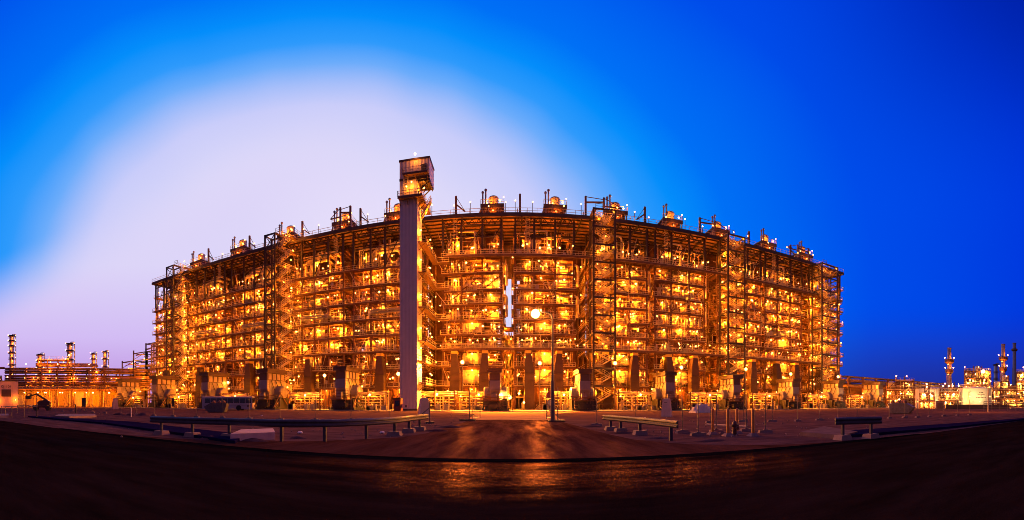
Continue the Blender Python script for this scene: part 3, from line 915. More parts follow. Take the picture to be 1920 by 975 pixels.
for zl in (33.4,27.5,20.5,13.8,9.8,5.4):
    mb = MB().box(w+.06,w+1.5,1.2,d,zl-.12,zl)
    mb.box(w+.3,w+1.5,d,GY-TY0-1.0,zl-.12,zl); mb.box(w+1.5,w+4.2,GY-TY0-2.4,GY-TY0-1.0,zl-.12,zl)
    mb.box(w+1.48,w+1.56,1.2,GY-TY0-2.4,zl-.3,zl+.04); mb.beam((w+1.4,1.4,zl-.2),(w+.06,1.4,zl-1.6),.13)
    o = mb.build('landing', M['grate'], t)
    rail(MB(), [(w+.06,1.2,zl),(w+1.5,1.2,zl),(w+1.5,GY-TY0-2.4,zl),(w+4.2,GY-TY0-2.4,zl)]).build('handrail', M['galv'], o)
    lamp(t, (w+.35,2.2,zl+2.7), 's', 230, (.15,-.1,-.4)); lamp(t, (w+1.5,6,zl+2.2), 's', 150, (.2,0,-.3)); lamp(t, (w+.9,10.5,zl+2.2), 's', 150, (.2,0,-.3))
mb = MB().box(-.1,w+.15,-.1,d+.1,0,.35); mb.build('plinth', M['dark'], t)
# booth and board at its foot
t = thing('site_booth', 'small dark red booth standing against the foot of the lift tower', 'booth', (*G(746,772.6), BASE))
MB().box(-.65,.65,-.5,.9,0,2.25).build('booth_wall', mat('dark_red_paint', (.16,.025,.02), .5), t)
MB().box(-.7,.7,-.6,1.0,2.26,2.4).build('booth_roof', M['dark'], t); MB().box(-.4,.4,-.54,-.51,.9,1.9).build('booth_window', M['glass'], t)
t = thing('notice_board', 'pale notice board on two legs beside the dark red booth', 'notice board', (*G(759,772.6), BASE))
for x in (-.6,.6): MB().box(x-.04,x+.04,-.04,.04,0,1.45).build('leg', M['post'], t)
MB().box(-.62,.62,-.09,-.05,.6,1.4).build('board', M['signw'], t)
MB().box(.1,.4,-.12,-.1,.7,1.1).build('poster', M['hood'], t)

# ------------------------------------------------------------------ air fan units in front
def fan_unit(label):
    t = thing('air_fan_unit', label, 'fan unit', group='silver fan units along the forecourt')
    mb = MB().box(-2.4,2.6,1.2,8.2,.05,.5); mb.box(-1.9,2.2,1.8,7.6,.5,1.9); mb.box(-1.2,1.2,.6,2.2,.5,1.3); mb.box(-2.3,-1.4,2.4,6,.5,2.3); mb.box(1.5,2.5,3,6.8,.5,2.2)
    mb.build('machine_skid', M['black'], t)
    mb = MB(); mb.frustum((-.72,.72,2.3,6.6,1.9),(-.95,.95,1.2,7.4,3.9)); mb.box(-1.0,1.0,1.1,7.5,3.92,5.6)
    for z in (4.5,5.1): mb.box(-1.03,1.03,1.06,7.54,z,z+.05)
    mb.build('intake_duct', M['silver'], t)
    mb = MB().box(-.9,.9,1.2,7.4,5.62,7.0); mb.build('filter_box', M['hood'], t)
    for s in (-1,1):
        for k in range(4): MB().box(s*.92,s*1.02,1.45+k*1.5,2.5+k*1.5,5.75,6.9).build('louvre_panel', M['drum'], t)
    mb = MB().box(-1.3,1.3,.7,7.9,7.02,7.6); mb.box(-1.45,1.45,.5,8.1,7.6,7.8); mb.build('hood', M['hood'], t)
    mb = MB()
    for s in (-1,1):
        for k in range(3): mb.beam((s*1.08,2.2+k*1.6,5.6),(s*1.25,3.2+k*1.6,3.7),.09)
    mb.build('strut', M['black'], t)
    mb = MB().lathe([(.01,-2.3),(1.2,-2.3),(1.4,-2.1),(1.4,2.1),(1.2,2.3),(.01,2.3)], (0,5.0,3.2), 22, 'x'); mb.build('fan_scroll', M['silver'], t, smooth=True)
    mb = MB(); rr = random.Random(5)
    for k in range(9):
        x = rr.uniform(-2.6,2.8); mb.tube((x,rr.uniform(.9,7),.3),(x,rr.uniform(.9,7),rr.uniform(1.5,3.4)),rr.uniform(.05,.12),6)
    for k in range(6):
        z = rr.uniform(.8,3.0); mb.tube((rr.uniform(-2.8,-.5),.9+k*.2,z),(rr.uniform(.5,3.2),.9+k*.2,z),rr.uniform(.05,.12),6)
    ladder(mb, 1.25, 1.0, .4, 5.6, .5, False, .06)
    mb.build('service_pipe', M['pipe'], t)
    mb = MB().box(-1.4,1.9,.2,1.0,2.3,2.38); rail(mb, [(-1.4,.2,2.38),(1.9,.2,2.38)], step=1.1, t=.06); mb.build('service_deck', M['grate'], t)
    mb = MB().box(-.7,.35,.75,1.5,2.0,3.2); mb.build('control_box', M['silver'], t)
    lamp(t, (1.9,6.9,4.4), 's', 110, (.6,.2,.4)); lamp(t, (-1.9,6.9,4.4), 's', 110, (-.6,.2,.4))
    return t
FX = [(225,9.4),(290,9.5),(385,9.4),(495,9.3),(640,9.0),(930,7.9),(1095,7.9),(1255,7.8),(1380,7.6),(1490,7.4),(1575,7.6),(1650,7.8)]
flab = ['leftmost of the row, beyond the left end of the furnaces','second from the left, below the left end stair tower','third from the left, behind the skip and the bus front',
        'fourth from the left, just right of the bus','fifth from the left, nearest to the lift tower on its left','beside the road end, left of the street lamp',
        'first right of the street lamp pole','behind the upright concrete block on the right','second right of that concrete block, behind the orange bollards',
        'third from the right end of the row','second from the right end of the row','rightmost of the row, beyond the furnaces']
proto = None
for i, (px, h) in enumerate(FX):
    lab = 'silver fan unit '+flab[i]
    sc = h/7.8*1.02; y = 76.2
    loc = (XD(px+ (2 if px>960 else -2), y+1.2), y, BASE)
    if proto is None: proto = fan_unit(lab); proto.location = loc; proto.scale = (sc,sc,sc)
    else: dup(proto, loc, 0, lab, (sc,sc,sc))

# low pipe manifolds between the fans
def manifold(label, seed):
    rr = random.Random(seed); U = rr.uniform
    t = thing('pipe_manifold', label, 'pipe manifold', group='low pipe manifolds along the forecourt')
    mb = MB()
    for k in range(5): z = 1.0+k*.62; mb.tube((-4.2+U(0,1.5),U(0,2.5),z),(4.2-U(0,1.5),U(0,2.5),z),U(.08,.17),7)
    mb.tube((-4.4,.2,3.7),(4.4,.2,3.7),.16,8); mb.tube((-4.4,.8,3.3),(4.4,.8,3.3),.12,8)
    for k in range(12): x=U(-4,4); y=U(0,2.6); mb.tube((x,y,0),(x,y,U(1.6,3.7)),U(.06,.16),6)
    for k in range(6): x=U(-3.5,3.5); mb.ball((x,-.1,U(1,3)),U(.18,.32),8)
    mb.build('pipes', M['clad'], t, smooth=True)
    mb = MB()
    for x in (-4,0,4):
        for y in (.1,2.4): mb.box(x-.1,x+.1,y-.1,y+.1,0,3.9)
        mb.box(x-.1,x+.1,.1,2.4,3.9,4.05)
    mb.beam((-4,2.5,.2),(0,2.5,3.7),.12); mb.beam((4,2.5,.2),(0,2.5,3.7),.12)
    mb.build('rack', M['steel'], t)
    mb = MB()
    for k in range(6): x=U(-4,3.4); mb.box(x,x+U(.4,1.2),-.6,U(.1,.6),0,U(.4,1.3))
    for k in range(12): mb.beam((-2+k*.45,-.9,.3+(k%2)*.9),(-2+(k+1)*.45,-.9,.3+((k+1)%2)*.9),.06)
    mb.build('ground_boxes', M['slab'], t)
    lamp(t, (U(-3.5,3.5),-.5,3.2), 'm', 170, (0,-.35,-.3), True); lamp(t, (U(-3.5,3.5),.9,2.9), 's', 170, (0,-.3,-.35)); lamp(t, (U(-3.5,3.5),1.4,3.5), 's', 170, (0,-.2,-.35))
    return t
MX = [(250,'between the two leftmost fan units'),(335,'left of the skip'),(440,'behind the parked bus'),(570,'between the bus and the lift tower'),(690,'just left of the lift tower'),
      (815,'just right of the lift tower'),(893,'left of the road end'),(1052,'behind the street lamp pole'),(1195,'right of the nearest stair tower'),(1325,'behind the pale tarpaulin heap'),(1437,'below the gap right of the middle stair tower'),
      (1535,'below the right end stair tower'),(1612,'between the two rightmost fan units')]
pm = [manifold('bright low manifold of pipes on a rack, '+MX[0][1], 3), manifold('bright low manifold of pipes on a rack, '+MX[1][1], 8)]
for i, (px, lab) in enumerate(MX):
    y = 80.5 if px not in (893,1052) else 84
    loc = (XD(px, y), y, BASE)
    if i < 2: pm[i].location = loc
    else: dup(pm[i%2], loc, 0, 'bright low pipe manifold on a rack, '+lab)

t = thing('lamp_frame', 'two round work lamps on a low frame at the end of the road', 'work lamps', (-1.2, 80.5, BASE))
mb = MB()
for x in (-1.3,1.3): mb.box(x-.08,x+.08,-.08,.08,0,2.2); mb.beam((x,0,1.2),(x*.4,0,.1),.06)
mb.box(-1.7,1.7,-.1,.1,2.0,2.2); mb.build('frame', M['steel'], t)
for x in (-1.0,.7): lamp(t, (x,-.3,2.6), 'x', 520, (0,-.6,.4), False, (1.0,.34,.04))
for (x, z) in ((2.6,3.4),(-2.2,4.6),(3.6,1.6)): lamp(t, (x,1.2,z), 'm', 150, (0,-.7,.0))
for x in (2.6,-2.2,3.6): MB().box(x-.06,x+.06,1.25,1.35,0,4.6 if x<0 else 3.4).build('lamp_pole', M['post'], t)

# tall floodlight poles in front of the furnaces
def flood_pole(label, h=9.9):
    t = thing('floodlight_pole', label, 'floodlight', group='floodlight poles before the furnaces')
    MB().path([(0,0,0),(0,0,h)], [.14,.08], 8).build('pole', M['post'], t)
    MB().box(-.3,.3,-.3,.3,0,.35).build('foot', M['blockc'], t)
    MB().box(-.4,.4,-.1,.15,h-.05,h+.06).build('bracket', M['post'], t)
    o = bpy.data.objects.new('lamp', LM['x']); COL.objects.link(o); o.location = (0,-.15,h+.1); o.parent = t
    l = bpy.data.objects.new('lamp_light', light_data(900, (1.0,.32,.03), .4)); COL.objects.link(l); l.location = (0,-.75,h+.1); l.parent = t
    if 'flood' not in LIGHTS:
        sp_ = bpy.data.lights.new('flood_light', 'SPOT'); sp_.energy = 27000; sp_.color = (1.0,.30,.03); sp_.shadow_soft_size = .4; sp_.spot_size = math.radians(125); sp_.spot_blend = .6
        LIGHTS['flood'] = sp_
    l = bpy.data.objects.new('flood_light', LIGHTS['flood']); COL.objects.link(l); l.location = (0,-1.0,h-.1); l.parent = t
    l.rotation_euler = Vector((0,1,.55)).to_track_quat('Z','Y').to_euler()
    return t
plab = ['left of the lift tower','touching the left edge of the lift tower','left of the road end','right of the road end','right of the nearest stair tower','left of the middle stair tower',
        'right of the middle stair tower','left of the right end stair tower','at the right end of the row','far left, behind the parked bus']
for i, (px, py) in enumerate([(609,705),(747,702),(867,680),(1012,682),(1153,682),(1277,690),(1398,693),(1482,702),(1571,707),(428,718)]):
    y = 86.0; x = XD(px, y); r = hypot(x,y)
    p = flood_pole('bright floodlight on a pole before the furnaces, '+plab[i], (HOR-py)/F*r+CAMH-BASE)
    p.location = (x, y, BASE)
    if px in (867,1012):
        for c in p.children:
            if c.name.startswith('flood_light'):
                c.data = c.data.copy(); c.data.energy = 115000; c.rotation_euler = Vector((0.4 if px==867 else -.35,1,.62)).to_track_quat('Z','Y').to_euler()

# ------------------------------------------------------------------ ground, roads
def asphalt(name, c, seed, rlo, rhi, bump=.5, spec=0.0, gloss=None, st=(.35,1.4,1)):
    m = bpy.data.materials.new(name); m.use_nodes = True
    nt = m.node_tree; N = nt.nodes; L = nt.links; b = N['Principled BSDF']
    tc = N.new('ShaderNodeTexCoord'); mp = N.new('ShaderNodeMapping'); mp.inputs['Location'].default_value = (seed,seed*2,0)
    L.new(tc.outputs['Object'], mp.inputs[0])
    mp2 = N.new('ShaderNodeMapping'); mp2.inputs['Scale'].default_value = st; L.new(mp.outputs[0], mp2.inputs[0])
    def noise(s, d=6, v=mp):
        n = N.new('ShaderNodeTexNoise'); n.inputs['Scale'].default_value = s; n.inputs['Detail'].default_value = d
        n.inputs['Roughness'].default_value = .65; L.new(v.outputs[0], n.inputs['Vector']); return n.outputs['Fac']
    big, mid, fine, streak = noise(.22,4), noise(1.6,6), noise(28,3), noise(.9,7,mp2)
    def rampf(f, stops):
        n = N.new('ShaderNodeValToRGB'); 
        for e, (p, v) in zip(n.color_ramp.elements, stops): e.position = p; e.color = (*v,1) if isinstance(v, tuple) else (v,v,v,1)
        L.new(f, n.inputs[0]); return n.outputs[0]
    def mul(a, b_):
        n = N.new('ShaderNodeMix'); n.data_type='RGBA'; n.blend_type='MULTIPLY'; n.inputs[0].default_value=1
        L.new(a, n.inputs[6]); L.new(b_, n.inputs[7]); return n.outputs[2]
    col = rampf(streak, [(.3, tuple(x*.55 for x in c)), (.72, tuple(x*1.6 for x in c))])
    col = mul(col, rampf(fine, [(.2,.75),(.8,1.25)]))
    L.new(col, b.inputs['Base Color'])
    rg = rampf(mid, [(.35, rlo),(.65, rhi)])
    L.new(rg, b.inputs['Roughness'])
    b.inputs['Specular IOR Level'].default_value = spec
    bp = N.new('ShaderNodeBump'); bp.inputs['Strength'].default_value = bump; bp.inputs['Distance'].default_value = .015
    L.new(fine, bp.inputs['Height'])
    if gloss:   # the plant's sheen is put in by an elliptical gloss mask, tinted pink
        gx, gy, rx, ry, amt = gloss
        m3 = N.new('ShaderNodeMapping'); m3.inputs['Location'].default_value = (-gx/rx,-gy/ry,0); m3.inputs['Scale'].default_value = (1/rx,1/ry,0)
        L.new(tc.outputs['Object'], m3.inputs[0])
        ln = N.new('ShaderNodeVectorMath'); ln.operation = 'LENGTH'; L.new(m3.outputs[0], ln.inputs[0])
        mr = N.new('ShaderNodeMapRange'); mr.interpolation_type = 'SMOOTHSTEP'; mr.inputs[1].default_value = 1.0; mr.inputs[2].default_value = .1
        mr.inputs[3].default_value = 0; mr.inputs[4].default_value = amt; L.new(ln.outputs['Value'], mr.inputs[0])
        pat = mul(rampf(streak, [(.40,.05),(.64,1.0)]), rampf(noise(6.5,5), [(.40,.12),(.60,1.0)]))
        mm = N.new('ShaderNodeMath'); mm.operation = 'MULTIPLY'; L.new(mr.outputs[0], mm.inputs[0]); L.new(pat, mm.inputs[1])
        gl = N.new('ShaderNodeBsdfGlossy'); gl.inputs['Color'].default_value = (1,.55,.52,1); L.new(rg, gl.inputs['Roughness'])
        mx = N.new('ShaderNodeMixShader'); L.new(mm.outputs[0], mx.inputs[0]); L.new(b.outputs[0], mx.inputs[1]); L.new(gl.outputs[0], mx.inputs[2])
        L.new(mx.outputs[0], N['Material Output'].inputs['Surface'])
    bp2 = N.new('ShaderNodeBump'); bp2.inputs['Strength'].default_value = bump; bp2.inputs['Distance'].default_value = .05
    L.new(mid, bp2.inputs['Height']); L.new(bp.outputs[0], bp2.inputs['Normal']); L.new(bp2.outputs[0], b.inputs['Normal'])
    if gloss: L.new(bp2.outputs[0], gl.inputs['Normal'])
    return m
A1 = asphalt('road_asphalt', (.016,.009,.008), 3, .2, .36, .5, 0, (1.2, 9.8, 9.0, 3.4, .040))
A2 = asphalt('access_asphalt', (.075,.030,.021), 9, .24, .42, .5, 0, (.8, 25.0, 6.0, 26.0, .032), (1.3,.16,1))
SAND = asphalt('sandy_gravel', (.115,.060,.056), 21, .75, .95, .9)

def sheet(name, poly, z, m, kind='structure'):
    me = bpy.data.meshes.new(name); me.from_pydata([(x,y,z) for x,y in poly], [], [tuple(range(len(poly)))]); me.materials.append(m)
    o = bpy.data.objects.new(name, me); COL.objects.link(o); tag(o, kind=kind); return o
sheet('ground', [(-1500,-300),(1500,-300),(1500,2500),(-1500,2500)], 0, SAND)
sheet('road', [(-300,-40),(300,-40),(300,11.7),(-300,11.7)], .004, A1)
acc = [(-22,11.75),(-15.5,12.6),(-11.7,13.7),(-8.6,15.6),(-6.4,17.9),(-5.5,18.9),(-4.7,21.8),(-4.15,33.8),(-4.2,45),(-5.2,76.2),
       (5.4,76.2),(4.6,45),(4.45,34.6),(5.15,20.9),(5.5,17.9),(6.5,15.7),(7.6,14.4),(10.0,12.9),(13.5,11.9),(17,11.75)]
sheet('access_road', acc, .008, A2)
sheet('apron', [(-4.4,40),(-5.5,60),(-13,76.15),(13,76.15),(6.2,60),(4.8,40)], .012, asphalt('dusty_apron_lamp_glow', (.46,.27,.12), 15, .6, .9, .6))  # pale dusty concrete, with orange lamp glow put into its colour
sheet('road_edge_strip', [(-24,11.5),(18.5,11.5),(18.5,11.9),(13,12.15),(-16,12.15),(-24,11.9)], .012, asphalt('dark_edge_surface', (.006,.005,.006), 4, .6, .8))  # near-black strip along the road edge
o = MB().box(-260,170,76.2,150,-.2,BASE).build('forecourt', M['slab']); tag(o, kind='structure')
# raised kerb strips by the main road
def strip(name, poly, h, m, label, cat='kerb'):
    mb = MB().prism(poly, -.05, h); o = mb.build(name, m); tag(o, kind='structure'); return o
strip('pavement_kerb', [(-10.6,13.0),(-12.2,16.0),(-27,20.0),(-44,18.6),(-44,17.4),(-27,17.1),(-17,14.9)], .13, M['bluek'], '')
strip('pavement_kerb', [(14.6,13.3),(16.4,15.6),(24,14.9),(40,12.6),(60,11.6),(60,10.7),(40,11.6),(26,12.4)], .13, M['bluek'], '')

# ------------------------------------------------------------------ guardrails
def wbeam(name_pts, z=.62, side=-1, h=.34):
    """W profile swept along a plan polyline"""
    prof = [(.0,-.17),(.035,-.15),(.075,-.10),(.075,-.06),(.02,-.015),(.02,.015),(.075,.06),(.075,.10),(.035,.15),(.0,.17),(-.02,.17),(-.02,-.17)]
    pts = [Vector((x,y,0)) for x,y in name_pts]
    mb = MB(); n = len(prof); rings = []
    for i, p in enumerate(pts):
        d = (pts[min(i+1,len(pts)-1)]-pts[max(i-1,0)]).normalized()
        nrm = Vector((d.y,-d.x,0))*(-side)
        rings.append([p+nrm*(a+.07)+Vector((0,0,z+b*h/.34)) for a,b in prof])
    vs = [v for r_ in rings for v in r_]; fs = []
    for i in range(len(rings)-1):
        for j in range(n): fs.append((i*n+j,i*n+(j+1)%n,(i+1)*n+(j+1)%n,(i+1)*n+j))
    fs.append(tuple(range(n))); fs.append(tuple((len(rings)-1)*n+j for j in range(n-1,-1,-1)))
    mb.add(vs, fs); return mb
def smoothline(P, k=4):
    out = []
    for i in range(len(P)-1):
        p0 = P[max(i-1,0)]; p1 = P[i]; p2 = P[i+1]; p3 = P[min(i+2,len(P)-1)]
        for j in range(k):
            s_ = j/k
            out.append(tuple(.5*((2*p1[a])+(-p0[a]+p2[a])*s_+(2*p0[a]-5*p1[a]+4*p2[a]-p3[a])*s_*s_+(-p0[a]+3*p1[a]-3*p2[a]+p3[a])*s_**3) for a in (0,1)))
    out.append(P[-1]); return out
def guardrail(label, line, posts, feet, z, side):
    t = thing('guardrail', label, 'guardrail')
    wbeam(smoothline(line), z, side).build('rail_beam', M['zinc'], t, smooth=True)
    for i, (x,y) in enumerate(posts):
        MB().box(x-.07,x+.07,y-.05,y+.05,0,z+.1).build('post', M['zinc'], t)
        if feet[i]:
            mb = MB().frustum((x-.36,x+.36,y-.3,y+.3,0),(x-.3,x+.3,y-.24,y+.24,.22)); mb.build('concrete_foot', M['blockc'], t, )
    return t
lp = [G(303,815),G(361,819),G(430,822),G(528,828),G(609,828),G(687,823),G(740,816.5),G(767,810.5),G(787,806.5)]
guardrail('long curved guardrail bending round the road corner on the left', [G(284,813.5)]+lp+[G(800,804)], lp, [1,1,1,0,0,0,1,1,1], .80, -1)
rp = [G(1145,806.5),G(1164,809.5),G(1200,815),G(1258,826)]
guardrail('short guardrail on the right verge of the access road', [G(1133,804.5)]+rp+[G(1274,829.5)], rp, [1,1,1,0], .76, -1)
fp = [G(1580,824.5),G(1633,822)]
guardrail('short stub of guardrail on two concrete feet at the far right', [G(1564,825.5)]+fp+[G(1651,821)], fp, [1,1], .86, -1)

# ------------------------------------------------------------------ concrete pieces
def slabthing(name, label, cat, pxs, h, m, group=None, z0=0):
    pts = [G(*p) for p in pxs]
    mb = MB().prism(pts, z0, h); o = mb.build(name, m); return tag(o, label, cat, group)
slabthing('concrete_slab', 'orange lit long concrete block lying behind the left guardrail posts', 'concrete slab', [(432,828),(516,824),(512,815),(452,817.5)], .34, M['blockp'])
slabthing('concrete_slab', 'low concrete slab on the sand at the far left', 'concrete slab', [(103,783),(130,784.5),(181,782.5),(178,779.5),(112,779)], .22, M['blockc'])
slabthing('concrete_slab', 'wide low concrete slab beside the guardrail stub at the far right', 'concrete slab', [(1500,817),(1580,824),(1608,816),(1545,805)], .20, M['conc'])
slabthing('concrete_slab', 'thin pale concrete strip behind the orange bollards', 'concrete slab', [(1322,797),(1400,801.5),(1402,799.5),(1326,795.5)], .06, M['blockc'])
slabthing('concrete_slab', 'narrow concrete kerb stones at the left edge of the sand', 'concrete slab', [(-8,784),(16,784),(16,780),(-8,780)], .30, M['blockc'])
for px, py, lab, s in ((795,783,'tall pale tapered concrete block at the road end of the long guardrail',1.0),(1250,781,'tall pale tapered concrete block on the right sand, before the fan units',.98),(216,767,'small pale tapered concrete block before the leftmost fan unit',1.25)):
    x, y = G(px,py); r = hypot(x,y)
    t = thing('concrete_block', lab, 'concrete block', (x,y,0), -(px-960)/F+ (.35 if px<960 else -.35), 'upright concrete blocks')
    t.scale = (s,s,s)
    MB().frustum((-.62,.62,-.45,.45,0),(-.42,.42,-.3,.3,2.15)).build('block', M['blockp'], t)
    mb = MB().frustum((-.40,.40,-.28,.28,2.155),(-.32,.32,-.2,.2,2.26)); mb.build('top', M['blockp'], t)
    if px > 900:
        mb = MB()
        for k in range(4): mb.box(-.2,.2-.06*(k%2),-.40+.03*(k+2)-.02,-.395+.03*(k+2)+.0,1.75-.14*k,1.80-.14*k)
        mb.build('painted_mark', M['ink'], t)

# ------------------------------------------------------------------ temporary fence posts
def fence_post(label, h=2.1):
    t = thing('fence_post', label, 'fence post', group='temporary fence posts on the sand')
    MB().tube((0,0,.1),(0,0,h),.028,7).build('pole', M['post'], t)
    mb = MB().frustum((-.42,.42,-.14,.14,0),(-.38,.38,-.11,.11,.16)); mb.box(-.12,.12,-.09,.09,.16,.2); mb.build('foot', M['blockc'], t)
    return t
pr = [(1280,812),(1309,817),(1343,811),(1332,793),(1393.5,791),(1399,808.5),(1435,811.5),(1448,790.5),(1495.5,790),(1537,788),(1571,787),(1607.6,786),(1640.6,785.5),(1668,784.7),(1696.7,783.6),(1720,783),(1742.6,782),(1770,780.5),(1795,779.5),(1818,778.5),(1192,789),(1119,798)]
pl = [(118,772),(135,771),(174,774),(197,775),(227,776.5),(256,778),(289,779.5),(325,781),(369,782.5),(418,784),(467,786),(525,787.6),(591,788.4),(658,788),(730,786)]
proto = fence_post('x')
def row_label(i, n, side):
    base = 'thin temporary fence post on a concrete foot, '
    return base
first = True
for i, (px,py) in enumerate(pl):
    lab = 'thin grey fence post on a low foot, %s from the left along the left sand' % ORD[i]
    x, y = G(px,py)
    if first: p = proto; p.location = (x,y,0); p['label'] = lab; first = False
    else: p = dup(proto, (x,y,0), 0, lab)
    p.rotation_euler = (R.uniform(-.015,.015), R.uniform(-.015,.015), R.uniform(-.3,.3)); p.scale = (1,1,1.12)
    if i == 7: MB().box(-.22,.22,-.06,-.03,1.1,2.0).build('sign_plate', M['black'], p)
prs = sorted(pr)
for i, (px,py) in enumerate(prs):
    x, y = G(px,py)
    lab = 'thin grey fence post on a concrete foot, %s from the road along the right sand' % ('farthest but %d' % (len(prs)-1-i) if i >= 20 else ORD[i])
    if i == 20: lab = 'thin grey fence post on a concrete foot, last but one toward the tanks'
    if i == 21: lab = 'thin grey fence post on a concrete foot, last one toward the tanks'
    p = dup(proto, (x,y,0), 0, lab); p.scale = (1,1,1.0)
    p.rotation_euler = (R.uniform(-.015,.015), R.uniform(-.015,.015), R.uniform(-.4,.2))
for lab, px, py in (('dark post with a slanting strut beside the tall tapered concrete block', 805.5, 794),):
    x, y = G(px,py); t = thing('braced_post', lab, 'post', (x,y,0), .5)
    MB().tube((0,0,0),(0,0,2.1),.045,7).build('pole', M['post'], t); MB().beam((-.02,0,1.3),(-1.4,0,.15),.07).build('strut', M['post'], t)
    MB().box(-.35,.35,-.2,.2,0,.14).build('foot', M['rubber'], t)

# gate panels at the road end
for lab, px, py, s in (('open mesh gate panel on a black foot at the left edge of the road', 880, 789, 1), ('open mesh gate panel on a black foot beside the big street lamp pole', 1046, 790, -1)):
    x, y = G(px,py); t = thing('gate_panel', lab, 'gate', (x,y,0), .0, 'gate panels at the road end')
    MB().tube((0,0,0),(0,0,3.1),.05,8).build('gate_post', M['post'], t)
    mb = MB().box(-.9,.6,-.22,.22,0,.16); mb.build('foot', M['rubber'], t)
    mb = MB(); q = [(s*.25,.2),(s*.75,3.4)]
    for (xx,yy) in q: mb.tube((xx,yy,.1),(xx,yy,2.15),.035,6)
    for z in (.25,2.1): mb.tube((q[0][0],q[0][1],z),(q[1][0],q[1][1],z),.035,6)
    for k in range(1,8): mb.tube((q[0][0]+(q[1][0]-q[0][0])*k/8,q[0][1]+(q[1][1]-q[0][1])*k/8,.25),(q[0][0]+(q[1][0]-q[0][0])*k/8,q[0][1]+(q[1][1]-q[0][1])*k/8,2.1),.012,4)
    for k in range(1,8): mb.tube((q[0][0],q[0][1],.25+k*.23),(q[1][0],q[1][1],.25+k*.23),.012,4)
    mb.build('mesh_panel', M['post'], t)
# round signs on a thin post
x, y = G(1031,786); t = thing('road_sign', 'two round red signs one above the other on a thin post by the street lamp', 'road sign', (x,y,0))
MB().tube((0,0,0),(0,0,2.9),.035,7).build('pole', M['post'], t)
MB().lathe([(.01,-.06),(.36,-.06),(.36,-.03),(.01,-.03)],(-.02,0,2.5),22,'y').build('sign_plate', M['red'], t)
o = MB().lathe([(.01,-.06),(.36,-.06),(.36,-.03),(.01,-.03)],(.06,0,1.7),22,'y').build('sign_plate', M['red'], t); o['label'] = 'lower sign with a pale centre'
MB().lathe([(.01,-.075),(.29,-.075),(.29,-.062),(.01,-.062)],(.06,0,1.7),22,'y').build('sign_face', M['signw'], o)

# street lamp by the road
x, y = G(1036,791); r = hypot(x,y); h = (HOR-586)/F*r+CAMH
t = thing('street_lamp', 'big lit street lamp on a tall curved pole at the right side of the road', 'street lamp', (x,y,0))
MB().path([(0,0,0),(0,0,3.6)], [.19,.17], 10).build('pole_base', M['post'], t)
MB().path([(0,0,3.58),(0,0,h-.5),(-.12,0,h-.18),(-.45,0,h-.02),(-1.3,0,h+.05)], [.12,.075,.07,.06,.055], 10).build('pole', M['post'], t, smooth=True)
MB().lathe([(.01,.0),(.2,.0),(.26,.08),(.2,.2),(.01,.24)],(-1.52,0,h+.0),14).build('lamp_head', M['post'], t, smooth=True)
MB().box(-.4,1.1,-.25,.25,0,.14).build('foot', M['rubber'], t)
mb = MB().ball((0,0,0),.40,14); ob = mb.build('lamp', M['lampo'], t, loc=(-1.52,0,h-.14), smooth=True)
l = bpy.data.objects.new('lamp_light', light_data(900,(1.0,.44,.08),.3)); COL.objects.link(l); l.parent = t; l.location = (-1.52,-.1,h-.7)

# ------------------------------------------------------------------ bollards and hydrant
for i, (px,py,lab) in enumerate([(1336,814.5,'first from the left of the four'),(1365,817.5,'second from the left, left of the hydrant'),(1382,812.5,'third from the left, right behind the hydrant'),(1412,817.5,'rightmost of the four')]):
    x, y = G(px,py); t = thing('bollard', 'orange bollard post around the fire hydrant, '+lab, 'bollard', (x,y,0), 0, 'orange bollards round the hydrant')
    MB().lathe([(.085,.1),(.085,1.30),(.07,1.36),(.03,1.39),(.001,1.4)],(0,0,0),14).build('pole', M['bollard'], t, smooth=True)
    MB().frustum((-.27,.27,-.24,.24,0),(-.14,.14,-.13,.13,.15)).build('foot', M['blockc'], t)
x, y = G(1377.5,816); t = thing('fire_hydrant', 'dark fire hydrant standing among four orange bollards', 'fire hydrant', (x,y,0), .2)
MB().lathe([(.17,0),(.17,.05),(.115,.07),(.115,.5),(.15,.52),(.15,.57),(.13,.6),(.12,.66),(.07,.73),(.03,.75),(.03,.80),(.001,.81)],(0,0,0),14).build('body', M['hydrant'], t, smooth=True)
MB().lathe([(.001,-.24),(.075,-.24),(.075,-.19),(.055,-.18),(.055,.18),(.075,.19),(.075,.24),(.001,.24)],(0,0,.5),12,'x').build('side_outlet', M['hydrant'], t, smooth=True)
MB().lathe([(.001,-.25),(.09,-.25),(.09,-.19),(.065,-.18),(.065,0)],(0,0,.38),12,'y').build('front_outlet', M['hydrant'], t, smooth=True)
# short dark standpipe and white marker on the left
x, y = G(142,777.5); t = thing('standpipe', 'short dark standpipe on the low slab at the far left', 'standpipe', (x,y,.2)); MB().tube((0,0,0),(0,0,1.25),.1,8).build('pipe', M['black'], t); MB().tube((-.5,0,1.2),(0,0,1.2),.05,6).build('handle', M['black'], t)
x, y = G(246,782); o = MB().path([(0,0,0),(0,0,1.05)],.06,8).build('marker_post', M['signw'], None, (x,y,0)); tag(o, 'short white marker post on the left sand', 'marker post')
x, y = G(157,772); t = thing('board_stand', 'dark upright sign board on splayed legs at the left', 'sign stand', (x,y,0), .9)
MB().box(-.38,.38,-.05,.05,.9,2.6).build('board', M['black'], t)
for dx_, dy_ in ((-.7,-.4),(.7,-.4),(0,.8)): MB().beam((0,0,1.0),(dx_,dy_,0),.06).build('leg', M['black'], t)

